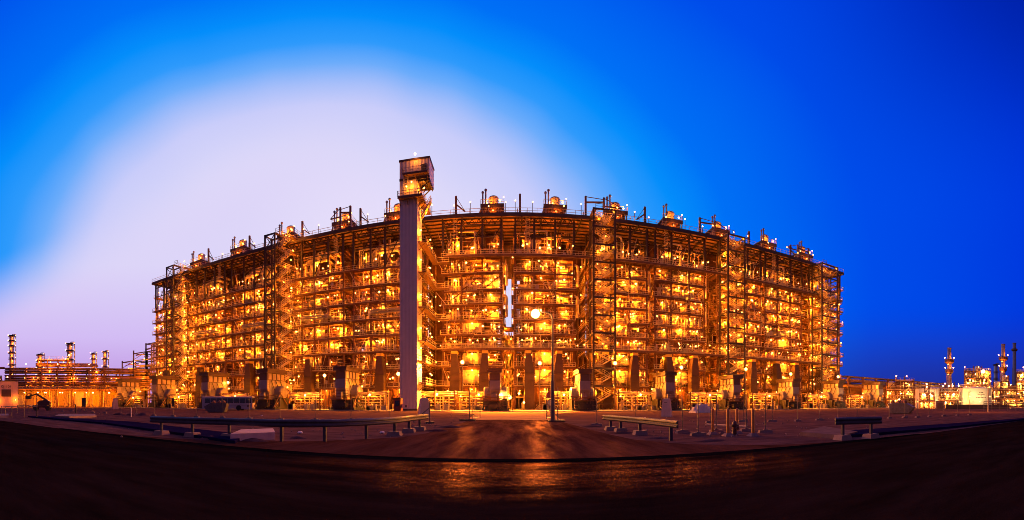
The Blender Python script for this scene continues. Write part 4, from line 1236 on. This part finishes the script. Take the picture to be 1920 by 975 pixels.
# ------------------------------------------------------------------ pipe barrier far left
t = thing('pipe_barrier', 'low dark pipe barrier with round posts at the far left', 'barrier', (0,0,0))
P = [G(3,778),G(10,782),G(22,783.5),G(46,783.5),G(69,783.5)]
P2 = [G(70,783.5),G(54,775),G(33,774)]
mb = MB()
for k in (1.0,): mb.path([(p[0],p[1],1.25) for p in P],.04,6)
mb.path([(p[0],p[1],1.25) for p in P2],.04,6)
mb.build('top_rail', M['post'], t)
for p in P+P2[1:]: MB().tube((p[0],p[1],0),(p[0],p[1],1.27),.05,7).build('post', M['post'], t)
MB().tube((P[4][0],P[4][1],0),(P[4][0],P[4][1],2.6),.05,7).build('tall_post', M['post'], t)

# ------------------------------------------------------------------ boom lift
x, y = G(79,769.5); t = thing('boom_lift', 'dark boom lift machine parked at the far left', 'boom lift', (x,y,0), 1.0)
MB().box(-1.9,1.9,-.9,.9,.6,1.15).build('chassis', M['hydrant'], t)
for sx in (-1.35,1.35):
    for sy in (-1,1):
        w_ = MB().lathe([(.3,-.2),(.52,-.2),(.55,-.1),(.55,.1),(.52,.2),(.3,.2)],(sx,sy*.95,.55),16,'y').build('wheel', M['tyre'], t, smooth=True)
        MB().lathe([(.01,-.16),(.3,-.16),(.3,.16),(.01,.16)],(sx,sy*.95,.55),12,'y').build('rim', M['hydrant'], w_)
MB().extr_y([(-.9,1.17),(1.7,1.17),(1.8,1.9),(1.2,2.3),(-.3,2.2),(-.9,1.8)],-.85,.85).build('turret', M['hydrant'], t)
mb = MB().beam((1.0,0,2.2),(-1.2,0,3.6),.34,.42); mb.beam((-1.2,0,3.6),(-2.6,0,3.2),.26,.32); mb.build('boom', M['black'], t)
mb = MB().box(-3.6,-2.5,-.8,.8,2.5,2.6)
rail(mb, [(-3.6,-.8,2.6),(-2.5,-.8,2.6),(-2.5,.8,2.6),(-3.6,.8,2.6),(-3.6,-.8,2.6)], h=1.05, t=.06, step=.6); mb.box(-3.5,-2.6,-.5,.5,2.6,3.1); mb.build('basket', M['black'], t)

# ------------------------------------------------------------------ bus
x, y = G(428,769.3)
th = (430-960)/F
t = thing('parked_bus', 'white bus with a dark window band parked before the furnaces on the left', 'bus', (x,y,0), -th*.55+.0)
BL = 11.6; hb = BL/2; bw = 1.25
prof = [(-bw,.35),(bw,.35),(bw,2.75),(bw-.12,3.0),(bw-.4,3.1),(-bw+.4,3.1),(-bw+.12,3.0),(-bw,2.75)]
MB().extr_x(prof,-hb,hb).build('body', M['bus'], t)
mb = MB()
for k in range(8):
    x0 = -hb+.75+k*1.34; mb.box(x0,x0+1.24,-bw-.02,-bw+.05,1.62,2.66); mb.box(x0,x0+1.24,bw-.05,bw+.02,1.62,2.66)
mb.build('window_band', M['glass'], t)
MB().box(hb-.03,hb+.02,-bw+.18,bw-.18,1.7,2.8).build('rear_window', M['glass'], t)
MB().box(-hb-.02,-hb+.03,-bw+.1,bw-.1,1.3,2.85).build('windscreen', M['glass'], t)
mb = MB().box(-hb+.3,hb-.1,-bw-.025,-bw-.003,1.1,1.13); mb.box(hb-1.1,hb-.6,-bw-.03,-bw-.005,.75,1.2); mb.build('side_trim', M['post'], t)
for sx in (-hb+2.4, hb-3.0):
    for sy in (-1,1):
        w_ = MB().lathe([(.28,-.16),(.46,-.16),(.5,-.08),(.5,.08),(.46,.16),(.28,.16)],(sx,sy*(bw-.1),.5),18,'y').build('wheel', M['tyre'], t, smooth=True)
        MB().lathe([(.01,-.12),(.28,-.12),(.28,.12),(.01,.12)],(sx,sy*(bw-.1),.5),14,'y').build('rim', M['post'], w_)
        MB().lathe([(.01,-.01),(.6,-.01),(.6,.01),(.01,.01)],(sx,sy*(bw+.005),.56),20,'y').build('wheel_arch', M['tyre'], t)
for sy in (-1,1): MB().box(hb+.0,hb+.04,sy*.95-.12,sy*.95+.12,.75,1.25).build('tail_light', M['red'], t)
MB().box(hb,hb+.12,-bw+.05,bw-.05,.38,.62).build('bumper', M['post'], t)

# ------------------------------------------------------------------ skips
def skip(label, loc, rz):
    t = thing('waste_skip', label, 'skip', loc, rz, 'waste skips on the sand')
    L_ = 2.3
    MB().extr_y([(-1.35,.05),(1.5,.05),(1.95,1.55),(-1.0,1.6),(-2.1,1.0)],-.95,.95).build('hull', M['skip'], t)
    mb = MB()
    for yy in (-.98,.96): mb.extr_y([(-1.02,1.52),(1.96,1.47),(1.98,1.6),(-1.02,1.65)],yy,yy+.03)
    for xx in (-.6,.4,1.3): mb.box(xx-.05,xx+.05,-1.0,-.955,.1,1.5)
    mb.build('rim', M['skip'], t)
    mb = MB()
    for k in range(12): mb.ball((R.uniform(-.8,1.4),R.uniform(-.6,.6),1.6+R.uniform(-.1,.2)),R.uniform(.15,.4),7)
    mb.build('load', M['rust'], t)
    return t
x, y = G(407,773.5); skip('dark sloping waste skip standing before the front of the bus', (x,y,0), .45)
x, y = G(1690,775.5); skip('dark waste skip on the right sand, before the storage tanks', (x,y,0), -1.2+pi)
# tarpaulin heap
x, y = G(1315,773.5); mb = MB(); nx, ny = 14, 9; rr = random.Random(4); vs=[]; fs=[]
for j in range(ny):
    for i in range(nx):
        u = i/(nx-1)*2-1; v = j/(ny-1)*2-1
        hgt = max(0,(1-abs(u)**1.8)*(1-abs(v)**2))**.6*1.5*(1+.25*rr.uniform(-1,1)) if abs(u)<1 and abs(v)<1 else 0
        vs.append((u*2.1, v*1.2, hgt))
for j in range(ny-1):
    for i in range(nx-1): fs.append((j*nx+i,j*nx+i+1,(j+1)*nx+i+1,(j+1)*nx+i))
mb.add(vs,fs); o = mb.build('tarpaulin_heap', M['tarp'], None, (x,y,.0), .2); tag(o, 'pale crumpled tarpaulin heap on the forecourt edge, left of the bollards', 'tarpaulin')

# sand heaps, rubble
def lumps(name, label, pts, m):
    mb = MB(); rr = random.Random(9)
    for px, py, w_, h_ in pts:
        x, y = G(px,py)
        n = 14; rings = []
        for k, (rad, zz_) in enumerate(((1.0,-.02),(.72,.45),(.4,.85),(.1,1.0))):
            rings.append([(x+cos(2*pi*j/n)*w_*rad*(1+.2*rr.uniform(-1,1)), y+sin(2*pi*j/n)*w_*.6*rad*(1+.2*rr.uniform(-1,1)), h_*zz_*(1+.15*rr.uniform(-1,1))) for j in range(n)])
        vs = [v for r_ in rings for v in r_]; fs = [(i*n+j,i*n+(j+1)%n,(i+1)*n+(j+1)%n,(i+1)*n+j) for i in range(3) for j in range(n)]+[tuple(3*n+j for j in range(n))]
        mb.add(vs,fs)
    o = mb.build(name, m, smooth=True); tag(o, label, kind='stuff'); return o
lumps('rubble', 'low heaps of sand and rubble', [(225,778,1.3,.3),(245,779,1.0,.25),(268,779,1.2,.35),(395,823,.7,.14),(470,826,.9,.12),(560,822,.5,.1),(845,801,1.0,.12),(820,808,.8,.1),(1110,800,.9,.12),(1170,812,.7,.1),(1330,826,.9,.07),(1230,822,.8,.08)], SAND)
mb = MB()
for k in range(260):
    px = R.choice((R.uniform(180,780), R.uniform(1120,1650), R.uniform(800,880))); py = R.uniform(774,822)
    x, y = G(px,py)
    if -5 < x < 5.6: continue
    s_ = R.uniform(.02,.07); mb.ball((x,y,s_*.4),s_,5)
tag(mb.build('gravel', M['blockc']), 'scattered stones on the sand', kind='stuff')
for lab, px, py in (('pale scrap of litter on the sand behind the left guardrail', 491, 780),('pale crumpled litter below the left guardrail', 563, 813),('pale litter scrap near the road on the left sand', 717, 813),('pale litter scrap on the right sand', 1209, 785)):
    x, y = G(px,py); mb = MB().ball((0,0,.06),.16,7,.5); o = mb.build('litter', M['white'], None, (x,y,0)); tag(o, lab, 'litter')

# ------------------------------------------------------------------ far left: pipe rack, sheds, columns
def polar(px, r): th = (px-960)/F; return (r*sin(th), r*cos(th)), -th
t = thing('pipe_rack', 'long tall steel pipe rack left of the furnaces, carrying rows of dark pipes', 'pipe rack', (-122,98,BASE), math.radians(67.9))
t.scale = (1,1,.86)
X0, X1 = -53.0, 0.0
fr = MB(); n = 9
for i in range(n+1):
    x = X0+(X1-X0)*i/n; hh = 16.8
    for y in (0,6.5): fr.box(x-.22,x+.22,y-.22,y+.22,0,hh)
    for z in (7.6,10.4,13.2,16.3): fr.box(x-.16,x+.16,0,6.5,z-.4,z)
    if i % 3 == 1: fr.beam((x,-.1,7.6),(x+(X1-X0)/n,-.1,13),.2)
for z in (7.6,10.4,13.2,16.3):
    for y in (0,6.5): fr.box(X0,X1,y-.13,y+.13,z-.45,z-.05)
fr.build('rack_frame', M['steel'], t)
mb = MB()
for z, k in ((7.7,6),(8.6,7),(9.4,6),(10.5,8),(11.4,6),(12.3,7),(13.3,7),(14.6,6),(15.5,6),(16.4,7)):
    for j in range(k):
        rad = R.uniform(.14,.34); y = .5+j*.85
        mb.tube((X0-2,y,z+rad),(X1+1.5,y,z+rad),rad,7)
for j in range(3): mb.elbow([(X0-2,1+j*1.5,17),(X0-8,1+j*1.5,17),(X0-8,1+j*1.5,2)],.35,8,3)
mb.build('rack_pipe', M['pipe'], t, smooth=True)
mb = MB(); mb.box(X0,X1,-1.4,-.25,7.55,7.65); o = mb.build('walkway', M['grate'], t)
rail(MB(), [(X0,-1.4,7.65),(X1,-1.4,7.65)], step=2.4, t=.09).build('handrail', M['galv'], o)
for i in range(12):
    x = X0+6+(X1-X0-9)*i/15
    lamp(t, (x+R.uniform(-2,2), -.6, 6.1), 'm', 380, (0,-.6,-.5), True)
    lamp(t, (x+R.uniform(-3,3), 1.2, 9.9), 's', 170, (0,-.2,-.3)); lamp(t, (x+R.uniform(-3,3), -.4, 12.4), 's', 140 if i%2 else 0, (0,-.3,-.3))
    if i % 3 == 0: lamp(t, (x, .4, 15.4), 's', 260, (0,-.2,-.3))
    if i % 4 == 0: lamp(t, (x, -.2, 18.4), 'm', 0, white=True)
t = thing('raised_pipe_deck', 'raised deck of pipes standing on top of the left pipe rack', 'pipe deck', (-122,98,BASE+13.9), math.radians(67.9))
fr = MB()
for x in (-42.5,-39,-35,-31.5):
    for y in (0,4): fr.box(x-.15,x+.15,y-.15,y+.15,.3,3.4)
fr.box(-43,-31,-.2,4.2,3.3,3.5); fr.build('deck_frame', M['steel'], t)
rail(MB(), [(-43,-.2,3.5),(-31,-.2,3.5)], t=.1, step=2.5).build('handrail', M['galv'], t)
mb = MB()
for k in range(4): mb.tube((-43.4,.5+k,1.2+.4*k),(-20,.5+k,1.2+.4*k),.28,7)
mb.build('deck_pipe', M['pipe'], t)
for x in (-42,-38,-33): lamp(t, (x,-.3,2.7), 's', 240, (0,-.3,-.2))
lamp(t, (-31,-.2,5.2), 'l', 500, (0,-.5,0), True)
t = thing('shed_row', 'long yellow lit shed wall under the left pipe rack', 'shed', (-129.6,101,BASE), math.radians(67.9))
mb = MB().box(X0-6,X1+2,0,8,0,8.2); mb.build('shed_wall', M['wall'], t)
for k, x in enumerate((-49,-42,-34,-26,-19,-12,-4)):
    MB().box(x-1.8,x+1.8,-.12,-.02,.1,4.6+(k%2)).build('shed_door', M['yellow'] if k%3 else M['pale'], t)
mb = MB()
for k in range(24): x = R.uniform(X0,X1); mb.tube((x,-1.2-R.uniform(0,2),0),(x,-1.2-R.uniform(0,2),R.uniform(3,8)),R.uniform(.1,.25),6)
mb.build('standing_pipe', M['clad'], t)
MB().box(X0-6,X1+2,-.5,8.3,8.22,8.6).build('shed_roof', M['dark'], t)
# stepped dark frames between rack and furnaces
t = thing('stepped_steel_frame', 'dark stepped steel frame carrying pipes, against the left end of the furnace row', 'steel frame', (0,97,BASE))
fr = MB()
for (xa,xb,hh) in ((-139,-131,19.0),(-131,-123,22.5),(-123,-113.5,24.5)):
    for x in (xa,xb):
        for y in (0,7): fr.box(x-.2,x+.2,y-.2,y+.2,0,hh)
    z = 4
    while z <= hh+.1:
        for y in (0,7): fr.box(xa,xb,y-.13,y+.13,z-.35,z)
        for x in (xa,xb): fr.box(x-.12,x+.12,0,7,z-.33,z-.02)
        if z > 12: fr.beam((xa,-.05,z-2.6),(xb,-.05,z-.3),.15)
        z += 2.9
fr.build('frame', M['dark'], t)
mb = MB()
for k in range(60): x=R.uniform(-138,-114); z=R.uniform(3,18.5 if x<-131 else 23); mb.tube((x,R.uniform(0,6),z),(min(-113,x+R.uniform(3,9)),R.uniform(0,6),z),R.uniform(.15,.35),6)
for k in range(6): mb.elbow([(-122+k*1.4,2,10),(-122+k*1.4,2,24.2+(k%3)*.3),(-114,2.5,24.2+(k%3)*.3)],.3,7)
mb.build('frame_pipe', M['pipe'], t, smooth=True)
for k in range(18): lamp(t, (R.uniform(-138,-114),-.4,R.uniform(3,19)), 's', 300, (0,-.4,-.3))

# sign building far left
(loc, rz) = polar(17, 128)
t = thing('signed_building', 'pinkish plant building with dark louvre and black code on its wall, far left', 'building', (*loc,0), rz)
MB().box(-3.2,2.9,0,9,0,8.4).build('wall', M['pinkw'], t)
MB().box(-3.3,3.0,-.1,9.1,8.42,8.7).build('roof', M['dark'], t)
mb = MB().box(-2.4,.6,-.1,-.02,3.6,5.9); mb.build('louvre', M['hood'], t)
mb = MB()
for k in range(8): mb.box(-2.35,.55,-.16,-.11,3.75+k*.27,3.87+k*.27)
mb.build('louvre_slats', M['duct'], t)
fc = bpy.data.curves.new('lettering', 'FONT'); fc.body = 'Q1104'; fc.size = 1.15; fc.extrude = .01; fc.align_x = 'CENTER'
fo = bpy.data.objects.new('lettering', fc); COL.objects.link(fo); fo.data.materials.append(M['ink']); fo.parent = t; fo.location = (0,0,0); 
dg = bpy.context.evaluated_depsgraph_get(); dg.update()
me = bpy.data.meshes.new_from_object(fo.evaluated_get(dg)); bpy.data.objects.remove(fo)
fo = bpy.data.objects.new('lettering', me); COL.objects.link(fo); fo.parent = t; fo.location = (-.9,-.05,6.4); fo.rotation_euler = (pi/2,0,0)
MB().box(1.0,1.06,-.05,-.01,0,8.4).build('wall_trim', M['wall'], t)
lamp(t, (2.0,-.6,2.6), 's', 110, (0,-.5,0)); lamp(t, (-3.4,-.6,2.2), 's', 110, (0,-.6,0)); lamp(t, (-.5,-3.0,9.6), 'm', 60, (0,-.6,-.2))

# tall process columns with ring platforms
def column(label, px, top, r, dia, seed, lit=True):
    rr = random.Random(seed)
    (loc, rz) = polar(px, r); h = (HOR-top)/F*r+CAMH
    t = thing('process_column', label, 'process column', (*loc,0), rz, 'tall process columns on the horizon')
    rd = dia/2
    MB().lathe([(rd,0),(rd,h-1.5),(rd*.8,h-.6),(rd*.35,h-.1),(.05,h)],(0,0,0),18).build('shell', M['farcol'], t, smooth=True)
    mb = MB(); z = h-1.2
    while z > 8:
        a0 = rr.uniform(0,6)
        mb.lathe([(rd,z),(rd+1.1,z),(rd+1.1,z+.25),(rd,z+.25)],(0,0,0),18); mb.lathe([(rd+1.05,z+1.0),(rd+1.15,z+1.0),(rd+1.15,z+1.15),(rd+1.05,z+1.15)],(0,0,0),18)
        if lit:
            for s in (-1,1):
                if rr.random() < .85: lamp(t, (s*(rd+1.0), -rr.uniform(.6,1.2), z+1.3), 'l' if rr.random()<.6 else 'm', 0, white=True)
            lamp(t, (rr.uniform(-rd,rd)*.8, -rd-.7, z-1.2), 'm', rr.uniform(60,240), (0,-.6,-.5))
        z -= rr.uniform(4.0,7.0)
    mb.build('ring_platform', M['grate'], t)
    MB().elbow([(rd*.3,0,h-.4),(rd*.3,0,h+.9),(rd+1.4,0,h+.9),(rd+1.4,0,4)],.35,8).build('overhead_pipe', M['farcol'], t)
    return t
column('tallest lit process column at the far left edge of the skyline', 22, 629, 330, 3.8, 1)
column('short lit process column just right of the tallest one on the left', 75, 664, 320, 4.0, 2)
column('broad lit process column with a curved overhead pipe, centre of the left skyline', 131, 644, 280, 3.8, 3)
column('slim lit process column, left one of the pair right of the broad column', 175, 662, 350, 3.0, 4)
column('slim lit process column, right one of the pair nearest the furnaces', 197, 659, 350, 3.2, 5)

# frames of process plant
def plant_frame(name, label, px0, px1, r, z_tops, seed, light=520, zbase=0, dz=3.2, depth=8, vessels=True):
    rr = random.Random(seed); U = rr.uniform
    (loc, rz) = polar((px0+px1)/2, r); w_ = (px1-px0)/F*r
    t = thing(name, label, 'process plant', (*loc,zbase), rz)
    nb = len(z_tops); fr = MB(); pp = MB(); dk = MB(); rl = MB()
    for i, zt in enumerate(z_tops):
        x0 = -w_/2+w_*i/nb; x1 = x0+w_/nb
        for x in (x0+.1,x1-.1):
            for y in (0,depth): fr.box(x-.2,x+.2,y-.2,y+.2,0,zt)
        z = dz
        while z <= zt+.05:
            for y in (0,depth): fr.box(x0,x1,y-.14,y+.14,z-.4,z-.02)
            dk.box(x0,x1,-.6,depth*.6,z,z+.1); rail(rl, [(x0,-.6,z+.1),(x1,-.6,z+.1)], t=.1, step=2.2)
            for k in range(5): x = U(x0,x1); pp.tube((x,U(0,depth*.6),z-dz+.2),(x,U(0,depth*.6),z-.2),U(.1,.3),6)
            for k in range(3): zz_ = U(z-dz+.6,z-.5); pp.tube((x0,U(0,3),zz_),(x1,U(0,3),zz_),U(.1,.25),6)
            if rr.random() < .8: lamp(t, (U(x0,x1), U(-.5,.6), z-.7), rr.choice('sml'), U(.3,.8)*light, (0,-.35,-.4), rr.random()<.4, (1.0,.42,.07))
            if rr.random() < .6: lamp(t, (U(x0,x1), -.8, z+1.9), 'm', 0, white=True)
            z += dz
        if vessels and rr.random() < .7: pp.lathe([(.01,0),(1.0,.2),(1.3,.6),(1.3,2.6),(.8,3.2),(.01,3.4)], ((x0+x1)/2,2.5,max(.5,zt-dz+.2)), 12)
        if rr.random() < .5: fr.beam((x0,-.1,zt-dz),(x1,-.1,zt),.18)
    fr.build('plant_frame', M['steel'], t); dk.build('deck', M['grate'], t); rl.build('handrail', M['galv'], t); pp.build('pipework', M['clad'], t, smooth=True)
    mb = MB().box(-w_/2+.3,w_/2-.3,depth*.85,depth,0,max(3,min(z_tops)-1)); mb.build('back_wall', M['case'], t)
    return t
plant_frame('process_plant', 'distant strip of lit process plant on the far left edge, below the tallest column', -6, 22, 230, [17,15,13], 31, 700)

# ------------------------------------------------------------------ far right
t = thing('pipe_rack', 'dark steel pipe rack right of the furnaces, leading toward the tanks', 'pipe rack', (0,92,BASE))
fr = MB(); X0, X1 = 100.5, 168.0; n = 9
for i in range(n+1):
    x = X0+(X1-X0)*i/n
    for y in (0,6): fr.box(x-.25,x+.25,y-.25,y+.25,0,10.6)
    for z in (4.2,7.4,9.2): fr.box(x-.15,x+.15,0,6,z-.4,z)
for z in (4.2,7.4,9.2): fr.box(X0,X1,-.14,.14,z-.45,z-.05); fr.box(X0,X1,5.86,6.14,z-.45,z-.05)
fr.build('rack_frame', M['steel'], t)
mb = MB()
for z in (7.5,9.3,10.3):
    for j in range(6): rad = R.uniform(.12,.28); mb.tube((X0-1,.5+j*.9,z+rad),(X1+2,.5+j*.9,z+rad),rad,6)
for k in range(30): x = R.uniform(X0,X1); y = R.uniform(-.5,3); mb.tube((x,y,0),(x,y,R.uniform(4,8)),R.uniform(.1,.24),6)
mb.build('rack_pipe', M['pipe'], t, smooth=True)
for k in range(12): lamp(t, (X0+3+5.2*k,-.5,R.uniform(2.5,6.2)), 's', 420, (0,-.4,-.3))
MB().box(X0,X1,6.4,7,0,8.6).build('back_wall', M['case'], t)

plant_frame('process_plant', 'lit process plant with stepped decks just left of the left storage tank', 1662, 1714, 150, [9.5,11.5,10.5], 41, 600)
plant_frame('process_plant', 'small dense lit pipe frame between the two storage tanks', 1762, 1798, 122, [6.2,5.2,6.4,5.6], 42, 420, dz=2.4, depth=4, vessels=False)
plant_frame('process_plant', 'lit pipe frame in front of the left storage tank', 1724, 1752, 118, [4.6,6.4,4.4], 47, 300, dz=2.2, depth=3, vessels=False)
plant_frame('process_plant', 'tall lit process deck rising behind the right storage tank', 1808, 1858, 185, [16.5,18.5,16.5], 43, 900)
plant_frame('process_plant', 'lit process plant at the far right edge, around the thin ringed stack', 1862, 1936, 150, [9.5,11.8,9.5,13.5,13.0], 44, 700)
plant_frame('process_plant', 'long low lit process plant far behind the tanks', 1700, 1880, 215, [11,12,11,12.5,11,13,11,12], 45, 900)

def tank(label, px, r, dia, h, marks):
    (loc, rz) = polar(px, r); t = thing('storage_tank', label, 'storage tank', (*loc,0), rz, 'storage tanks')
    rd = dia/2
    MB().lathe([(rd,0),(rd,h),(rd+.08,h),(rd+.08,h+.12),(rd*.6,h+.55),(.01,h+.8)],(0,0,0),48).build('shell', M['tank'], t, smooth=True)
    mb = MB()
    pts = [(rd*cos(a)*.99, rd*sin(a)*.99, h+.1) for a in [pi+2*pi*k/24 for k in range(0,25)]]
    rail(mb, pts, t=.08, step=2); mb.build('handrail', M['galv'], t)
    a = -pi/2-.35
    MB().elbow([(rd*1.02*cos(a),rd*1.04*sin(a)-.1,0),(rd*1.02*cos(a),rd*1.04*sin(a)-.1,h*.8),(rd*cos(a)+.6,rd*sin(a),h*.85)],.14,8).build('fill_pipe', M['clad'], t, smooth=True)
    if marks:
        mb = MB()
        for row, (n_, ww) in enumerate(((3,.34),(5,.38),(1,.3),(7,.33))):
            for k in range(n_):
                ang = -pi/2+.36+(k-(n_-1)/2)*.085
                x = (rd+.03)*cos(ang); y = (rd+.03)*sin(ang); tx, ty = -sin(ang), cos(ang)
                z = h*.80-row*.5
                mb.beam((x-tx*ww/2,y-ty*ww/2,z),(x+tx*ww/2,y+ty*ww/2,z),.03,.22)
        mb.build('painted_mark', M['hood'], t)
    for k in range(4): lamp(t, ((k-1.5)*rd*.55, -rd-2.2, 2.0+(k%2)*1.5), 's', 110, (0,-.2,.3), False, (1.0,.58,.22))
    lamp(t, (-rd*.4,-rd*.8,h+1.6), 'm', 90, (0,-.4,.0), True); lamp(t, (rd*.5,-rd*.7,h+1.8), 'm', 0, white=True)
    return t
tank('pale storage tank lit yellow, left of the two, partly behind pipe frames', 1753, 134, 13.0, 6.0, False)
tank('pale storage tank lit yellow with dark painted marks, right of the two', 1828, 126, 10.6, 5.9, True)

def ringed_stack(label, px, top, r, dia, lit=True, rings=((.75,1.3),(.58,1.0))):
    (loc, rz) = polar(px, r); h = (HOR-top)/F*r+CAMH
    t = thing('ringed_stack', label, 'stack', (*loc,0), rz); rd = dia/2
    MB().lathe([(rd*1.15,0),(rd*1.1,h*.45),(rd,h*.5),(rd*.9,h-.8),(rd*1.05,h-.6),(rd*1.05,h),(rd*.8,h)],(0,0,0),18).build('shell', M['chimney'], t, smooth=True)
    for k, wdt in rings:
        z = h*k
        mb = MB().lathe([(rd*.9,z-1.2),(rd+wdt,z),(rd+wdt,z+.25),(rd*.9,z+.25)],(0,0,0),18)
        mb.lathe([(rd+wdt-.1,z+.25),(rd+wdt,z+.25),(rd+wdt,z+1.4),(rd+wdt-.1,z+1.4)],(0,0,0),18); mb.build('ring_platform', M['grate'], t)
        if lit:
            for s in (-1,1): lamp(t, (s*(rd+wdt*.95),-1.0,z+2.2), 'l', 120 if s>0 else 0, (-s*.5,-.5,-.2), True)
            lamp(t, (-.6,-rd-1.4,z-1.2), 'm', 150, (0,-.3,.1))
    MB().tube((-rd-.25,-.6,0),(-rd-.25,-.6,h*.6),.16,6).build('side_pipe', M['pipe'], t)
    return t
ringed_stack('thin lit stack with two ring platforms, rising between the storage tanks', 1780, 652, 205, 2.2)
ringed_stack('thin lit stack with two ring platforms near the right edge, beside the plain chimney', 1881, 645, 215, 2.3)
ringed_stack('plain tall unlit chimney with one collar near the right edge', 1902, 643, 380, 3.6, False, ((.88,1.2),))
column('dark unlit process column behind, left of the right ringed stack', 1867, 683, 380, 3.6, 8, False)
column('dark unlit process column behind the deck over the right tank', 1813, 693, 380, 4.0, 9, False)

x, y = G(1853,773); r = hypot(x,y); h = (HOR-696)/F*r+CAMH
t = thing('street_lamp', 'pale street lamp pole with a bright head before the right storage tank', 'street lamp', (x,y,0), -1.17)
MB().path([(0,0,0),(0,0,h-.3),(-.2,0,h),(-.8,0,h+.05)],[.13,.08,.07,.06],8).build('pole', M['galv'], t, smooth=True)
lamp(t, (-.9,0,h-.05), 'l', 700, (0,-.3,-.5), True)
(loc, rz) = polar(1678, 112)
t = thing('white_screen', 'small bright white screen lit up beside the rightmost fan unit', 'screen', (*loc,0), rz)
MB().box(-1.9,1.9,0,.1,.6,1.6).build('sheet', M['white'], t)
for xx in (-1.7,1.7): MB().box(xx-.05,xx+.05,.12,.2,0,1.6).build('leg', M['post'], t)
lamp(t, (1.2,-.9,2.6), 'm', 400, (-.4,-.2,-.3), True)
l = bpy.data.objects.new('lamp_light', light_data(260,(1,.8,.8),.2)); COL.objects.link(l); l.parent = t; l.location = (-.6,-1.3,1.8)
(loc, rz) = polar(1836, 108)
tag(MB().box(-9,8,0,.3,0,1.2).build('low_wall', M['dark'], None, (*loc,0), rz), 'low dark wall standing before the right storage tank', 'wall')
t = thing('pipe_barrier', 'dark open pipe barrier before the plant at the far right edge', 'barrier', (*polar(1890,84)[0],0), polar(1890,84)[1])
mb = MB()
for z in (.6,1.5,1.9): mb.tube((-5,0,z),(5,0,z),.07,6)
mb.build('rails', M['post'], t)
for k in range(7): MB().box(-5+k*1.66-.06,-5+k*1.66+.06,-.06,.06,0,1.95).build('post', M['post'], t)
for px, lab in ((1692,'small pale site cabin box before the left storage tank'),(1763,'small pale equipment cabinet between the storage tanks')):
    (loc, rz) = polar(px, 96); t = thing('site_cabinet', lab, 'cabinet', (*loc,0), rz)
    MB().box(-1.1,1.1,0,1.4,.1,2.0).build('body', M['blockc'], t); MB().box(-.7,.7,-.04,-.01,.3,1.7).build('door', M['hood'], t); MB().box(-1.15,1.15,-.08,1.48,2.01,2.1).build('lid', M['dark'], t)
